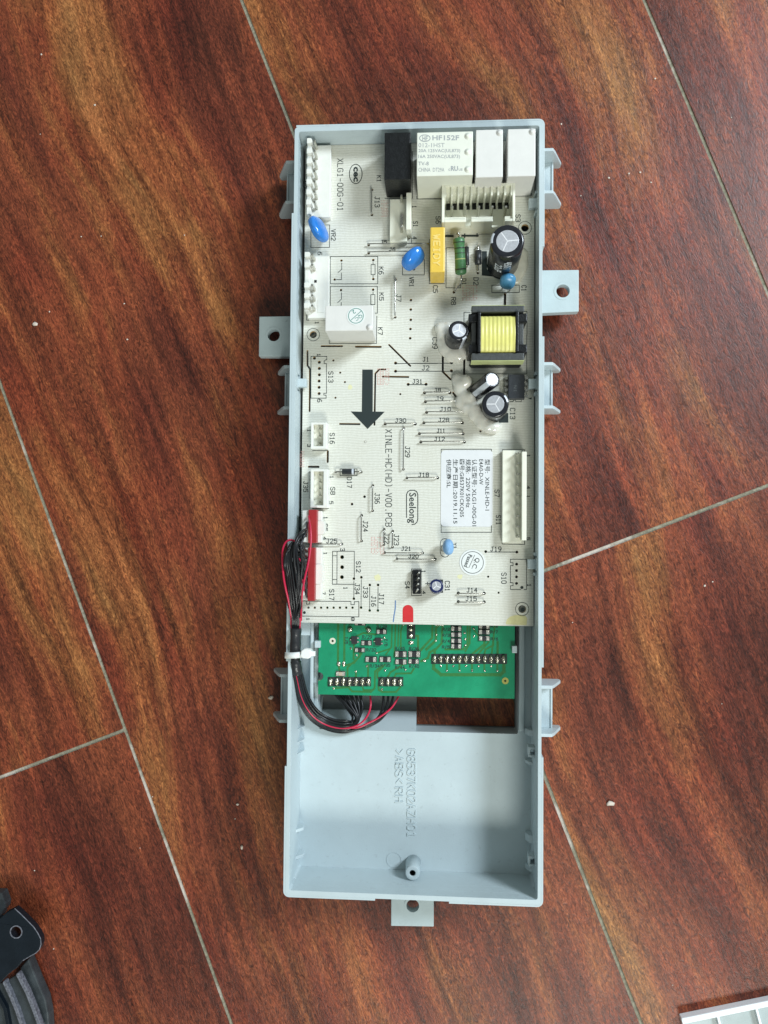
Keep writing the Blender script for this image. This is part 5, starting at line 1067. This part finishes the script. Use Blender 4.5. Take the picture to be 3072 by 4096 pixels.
for k in range(4):
    wire(lane('K', lower(20 + k, BLKW, 2 + 13 * k, (735 + 60 * k, 880, [(890 + 8 * k, 1200, 15.6), (930 + 8 * k, 1130, 15), (830 + 40 * k, 1000, 14)]), 15.4)), BLKW)
for k in range(3):
    ex = 1215 + 53 * k
    wire(lane('K', lower(7 + k, BLKW, 38 + 15 * k, (ex, 880, [(930, 1240 + 6 * k, 14.4), (1050, 1195 + 12 * k, 14.3), (1150 + 12 * k, 1130 + 12 * k, 14), (1205 + 38 * k, 1020, 13.4)]), 13.8 + (k % 2) * .8)), BLKW)
wire(lane('K', lower(10, REDW, 14, (1375, 900, [(935, 1232, 16.2), (1060, 1180, 16), (1180, 1115, 15.4), (1300, 1020, 14.6)]), 15)), REDW)
wire(lane('K', lower(11, BLKW, -55, (700, 880, [(870, 1165, 14), (880, 1110, 13.6), (800, 1000, 13)]), 14.8)), BLKW)
wire(lane('K', lower(12, REDW2, -8, (960, 885, [(900, 1200, 15), (950, 1140, 14.6), (990, 1010, 13.6)]), 14.9)), BLKW)
# cable tie
ct = thing('cable_tie', 'white nylon cable tie cinched round the black wire sleeve', 'cable tie', (*Q('K', 272, 450, 30), 30))
n = MB(); cx, cy = Q('K', 262, 455, 33); pts = []
c0 = Q('K', 272, 453, 34)
ring = [(c0[0] + (2.75 + (1.0 if math.cos(t) < -.2 else 0) * abs(math.cos(t))) * math.cos(t), c0[1] + .2 * math.sin(t), 33.8 + 2.75 * math.sin(t)) for t in [2 * math.pi * i / 40 for i in range(40)]]
vs = []; 
for i, (x, y, z) in enumerate(ring):
    t = 2 * math.pi * i / 40; ox, oz = math.cos(t) * .45, math.sin(t) * .45
    for a_, b_ in ((-1, 0), (1, 0), (1, 1), (-1, 1)): vs.append((x + ox * b_, y + a_ * 1.15 + (.25 * math.cos(t)), z + oz * b_))
n.add(vs, [(4 * i + j, 4 * i + (j + 1) % 4, 4 * ((i + 1) % 40) + (j + 1) % 4, 4 * ((i + 1) % 40) + j) for i in range(40) for j in range(4)], 0, True)
n.build('strap', TIE, ct)
n = MB(); hx0, hy1 = Q('K', 325, 388, 37); hx1, hy0 = Q('K', 442, 498, 37); n.prism([(hx0, hy0 + .9), (hx0 + .8, hy0 + .2), (hx0 + 3, hy0), (hx1 - .4, hy0 + .5), (hx1, hy0 + 1), (hx1, hy1 - .9), (hx1 - .6, hy1 - .2), (hx0 + 1.6, hy1), (hx0 + .3, hy1 - .8)], 33.5, 37)
hd = n.build('head', TIE, ct, bevel=.5)
n = MB(); n.box(hx1 - .3, hx1 + 1.3, (hy0 + hy1) / 2 - 1.0, (hy0 + hy1) / 2 + .9, 34.8, 35.9); n.build('cut_tail', TIE, ct, bevel=.2)

# ------------------------------------------------------------------ things cut off by the picture's edge
dk = thing('dark_bracket', 'dark plastic bracket with a holed lug and ribbed arm at the lower left corner', 'bracket', (*P(20, 3900, 0), 0))
ZL = 11
lug = [(185, 745), (262, 815), (340, 892), (430, 985), (480, 1060), (515, 1130), (520, 1200), (500, 1265), (455, 1310), (380, 1352), (290, 1405), (215, 1500), (120, 1570), (0, 1690), (-200, 1700), (-260, 1200), (-200, 900), (0, 870), (75, 800)]
n = MB(); n.prism([Q('O', x, y, ZL) for x, y in lug], ZL - 3.5, ZL, holes=[ngon(*Q('O', 207, 1040, ZL), 2.3, 28)]); lg_ = n.build('lug', BLACKG, dk, bevel=.35)
n = MB(); n.prism(ngon(*Q('O', 207, 1040, ZL), 2.75, 28), ZL + .01, ZL + .25, holes=[ngon(*Q('O', 207, 1040, ZL), 2.32, 28)]); n.build('hole_rim', WORN, lg_, bevel=.05)
n = MB(); n.tube([(*Q('O', x, y, ZL), ZL - .1) for x, y in lug[:11]], .2, 6, spline=False); n.build('worn_edge', WORN, lg_)
n = MB(); n.prism([Q('O', x, y, 6) for x, y in ((360, 1385), (415, 1520), (495, 1720), (575, 1900), (615, 2100), (630, 2350), (200, 2350), (260, 1500))], 1, 6); n.build('side_panel', GREYG, dk, bevel=.6)
n = MB(); n.prism([Q('O', x, y, 8) for x, y in ((215, 1580), (330, 1800), (430, 2050), (500, 2300), (-100, 2300), (-100, 1700), (50, 1690))], 6, 8); n.build('arm', GREYG, dk, bevel=.5)
for pts in (((225, 1590), (340, 1815), (430, 2040), (520, 2290)), ((55, 1690), (130, 1850), (210, 2040), (290, 2290)), ((-60, 1800), (60, 2020), (110, 2290))):
    q = [Q('O', x, y, 10) for x, y in pts]; n = MB(); n.prism(stroke(q, 1.5, 4), 7.5, 10); n.build('rib', WORN if pts[0][0] > 0 else BLACKG, dk, bevel=.4)
n = MB(); n.prism([Q('O', x, y, 6) for x, y in ((-200, 540), (20, 545), (70, 690), (62, 745), (20, 800), (0, 860), (-200, 880))], 1, 6); n.build('upper_block', GREYG, dk, bevel=.6)
wf = thing('white_frame', 'white plastic frame with thin cross ribs at the lower right corner', 'plastic frame', (*P(2900, 4150, 0), 0))
ZW = 3.5
def qw(x, y, z=ZW): return Vector((*Q('Q', x, y, z), 0))
c0_, c1_ = qw(440, 965), qw(1659, 715); e = (c1_ - c0_).normalized(); f = Vector((-e.y, e.x, 0)) * -1
def wq(s_, t_): p = c0_ + e * s_ + f * t_; return (p.x, p.y)
n = MB(); n.prism([wq(0, 0), wq(90, 0), wq(90, 2.4), wq(1.2, 2.4)], 0, ZW); n.prism([wq(0, .01), wq(1.19, 2.41), wq(1.19, 60), wq(0, 60)], 0, ZW - .05); n.build('frame_edge', WFRAME, wf, bevel=.35)
for s_ in (14.2, 30.0, 46, 62): n = MB(); n.prism([wq(s_, 2.41), wq(s_ + .9, 2.41), wq(s_ + .9, 60), wq(s_, 60)], .95, ZW - .5); n.build('cross_rib', WFRAME, wf, bevel=.15)
n = MB(); n.prism([wq(1.2, 2.42), wq(89, 2.42), wq(89, 60), wq(1.2, 60)], .3, 1.0); n.build('inner_panel', GLASSG, wf)
# crumbs
spots = [(166, 218, 5, 'uppermost pale crumb on the tiles at upper left'), (380, 421, 5, 'pale crumb on the dark swirl of the upper left tile'), (161, 537, 3, 'tiny pale speck near the left edge, below the uppermost crumb'),
         (325, 947, 4, 'left crumb of the pair level with the blue corner varistor'), (405, 945, 3, 'right crumb of the pair level with the blue corner varistor'), (738, 941, 4, 'pale crumb midway between left edge and blue corner varistor'),
         (497, 1215, 4, 'pale crumb above and right of the largest left flake'), (198, 1247, 5, 'pale crumb just above the largest left flake'), (510, 1358, 4, 'lowest pale crumb left of the left mounting ear'),
         (2620, 315, 5, 'pale crumb just left of the upper right grout joint'), (2925, 470, 4, 'pale crumb right of the upper right grout joint'), (2245, 497, 5, 'pale crumb just outside the upper right housing corner'),
         (2560, 690, 6, 'brightest crumb of the row right of the upper snap bracket'), (2515, 695, 6, 'second brightest crumb in the row right of the upper snap bracket'), (2435, 712, 5, 'leftmost crumb in the row right of the upper snap bracket'),
         (2604, 730, 4, 'lowest and rightmost crumb near the row by the upper snap bracket'), (2323, 783, 3, 'tiny speck nearest the upper right snap bracket'), (2948, 960, 3, 'tiny speck near the right edge, beside the grout joint'),
         (950, 3217, 5, 'upper crumb of the pair left of the lower housing'), (940, 3275, 3, 'lower crumb of the pair left of the lower housing'), (215, 3795, 4, 'pale crumb beside the dark lug at lower left'),
         (560, 3392, 3, 'tiny speck on the lower left tile, halfway to the dark bracket'), (610, 3187, 3, 'tiny speck touching the left grout joint'), (2818, 2343, 5, 'pale crumb on the right tile just below the cross joint'),
         (2850, 2327, 3, 'tiny speck beside the crumb below the right cross joint'), (2887, 2815, 3, 'tiny speck on the right tile between cross joint and curled flake'), (2290, 2490, 2.5, 'tiny speck beside the right wall near the lower board corner'),
         (138, 3482, 3, 'tiny speck above the dark bracket at lower left'), (2690, 3940, 3, 'tiny speck just above the white frame corner')]
def crumb(x, y, s_, lab, grp, name='crumb', ax=1.0):
    q = P(x, y, 0); n = MB(); r = s_ * .09; n.ellipsoid((*q, r * .35), [(r * ax, r * .2, 0), (-r * .2, r, 0), (0, 0, r * .5)], 8, 5, wob=.7)
    o = n.build(name, CRUMB, None, org=(*q, 0)); tag(o, lab, 'crumb', grp)
for x, y, s_, lb_ in spots: crumb(x, y, s_ * rw.uniform(.7, 1), lb_, 'crumbs scattered on the tiles', ax=rw.uniform(.8, 1.5))
crumb(142, 1297, 11, 'pale flake on the left tile, largest speck left of the housing', None, 'flake', 1.1)
crumb(968, 3388, 10, 'white upright flake left of the lower end of the housing', None, 'flake', .7)
crumb(2438, 3212, 12, 'pinkish white curled flake on the tile at lower right', None, 'flake', 1.4)
crumb(1085, 2790, 9, 'pale flake beside the lower left snap bracket', None, 'flake', 1.3)
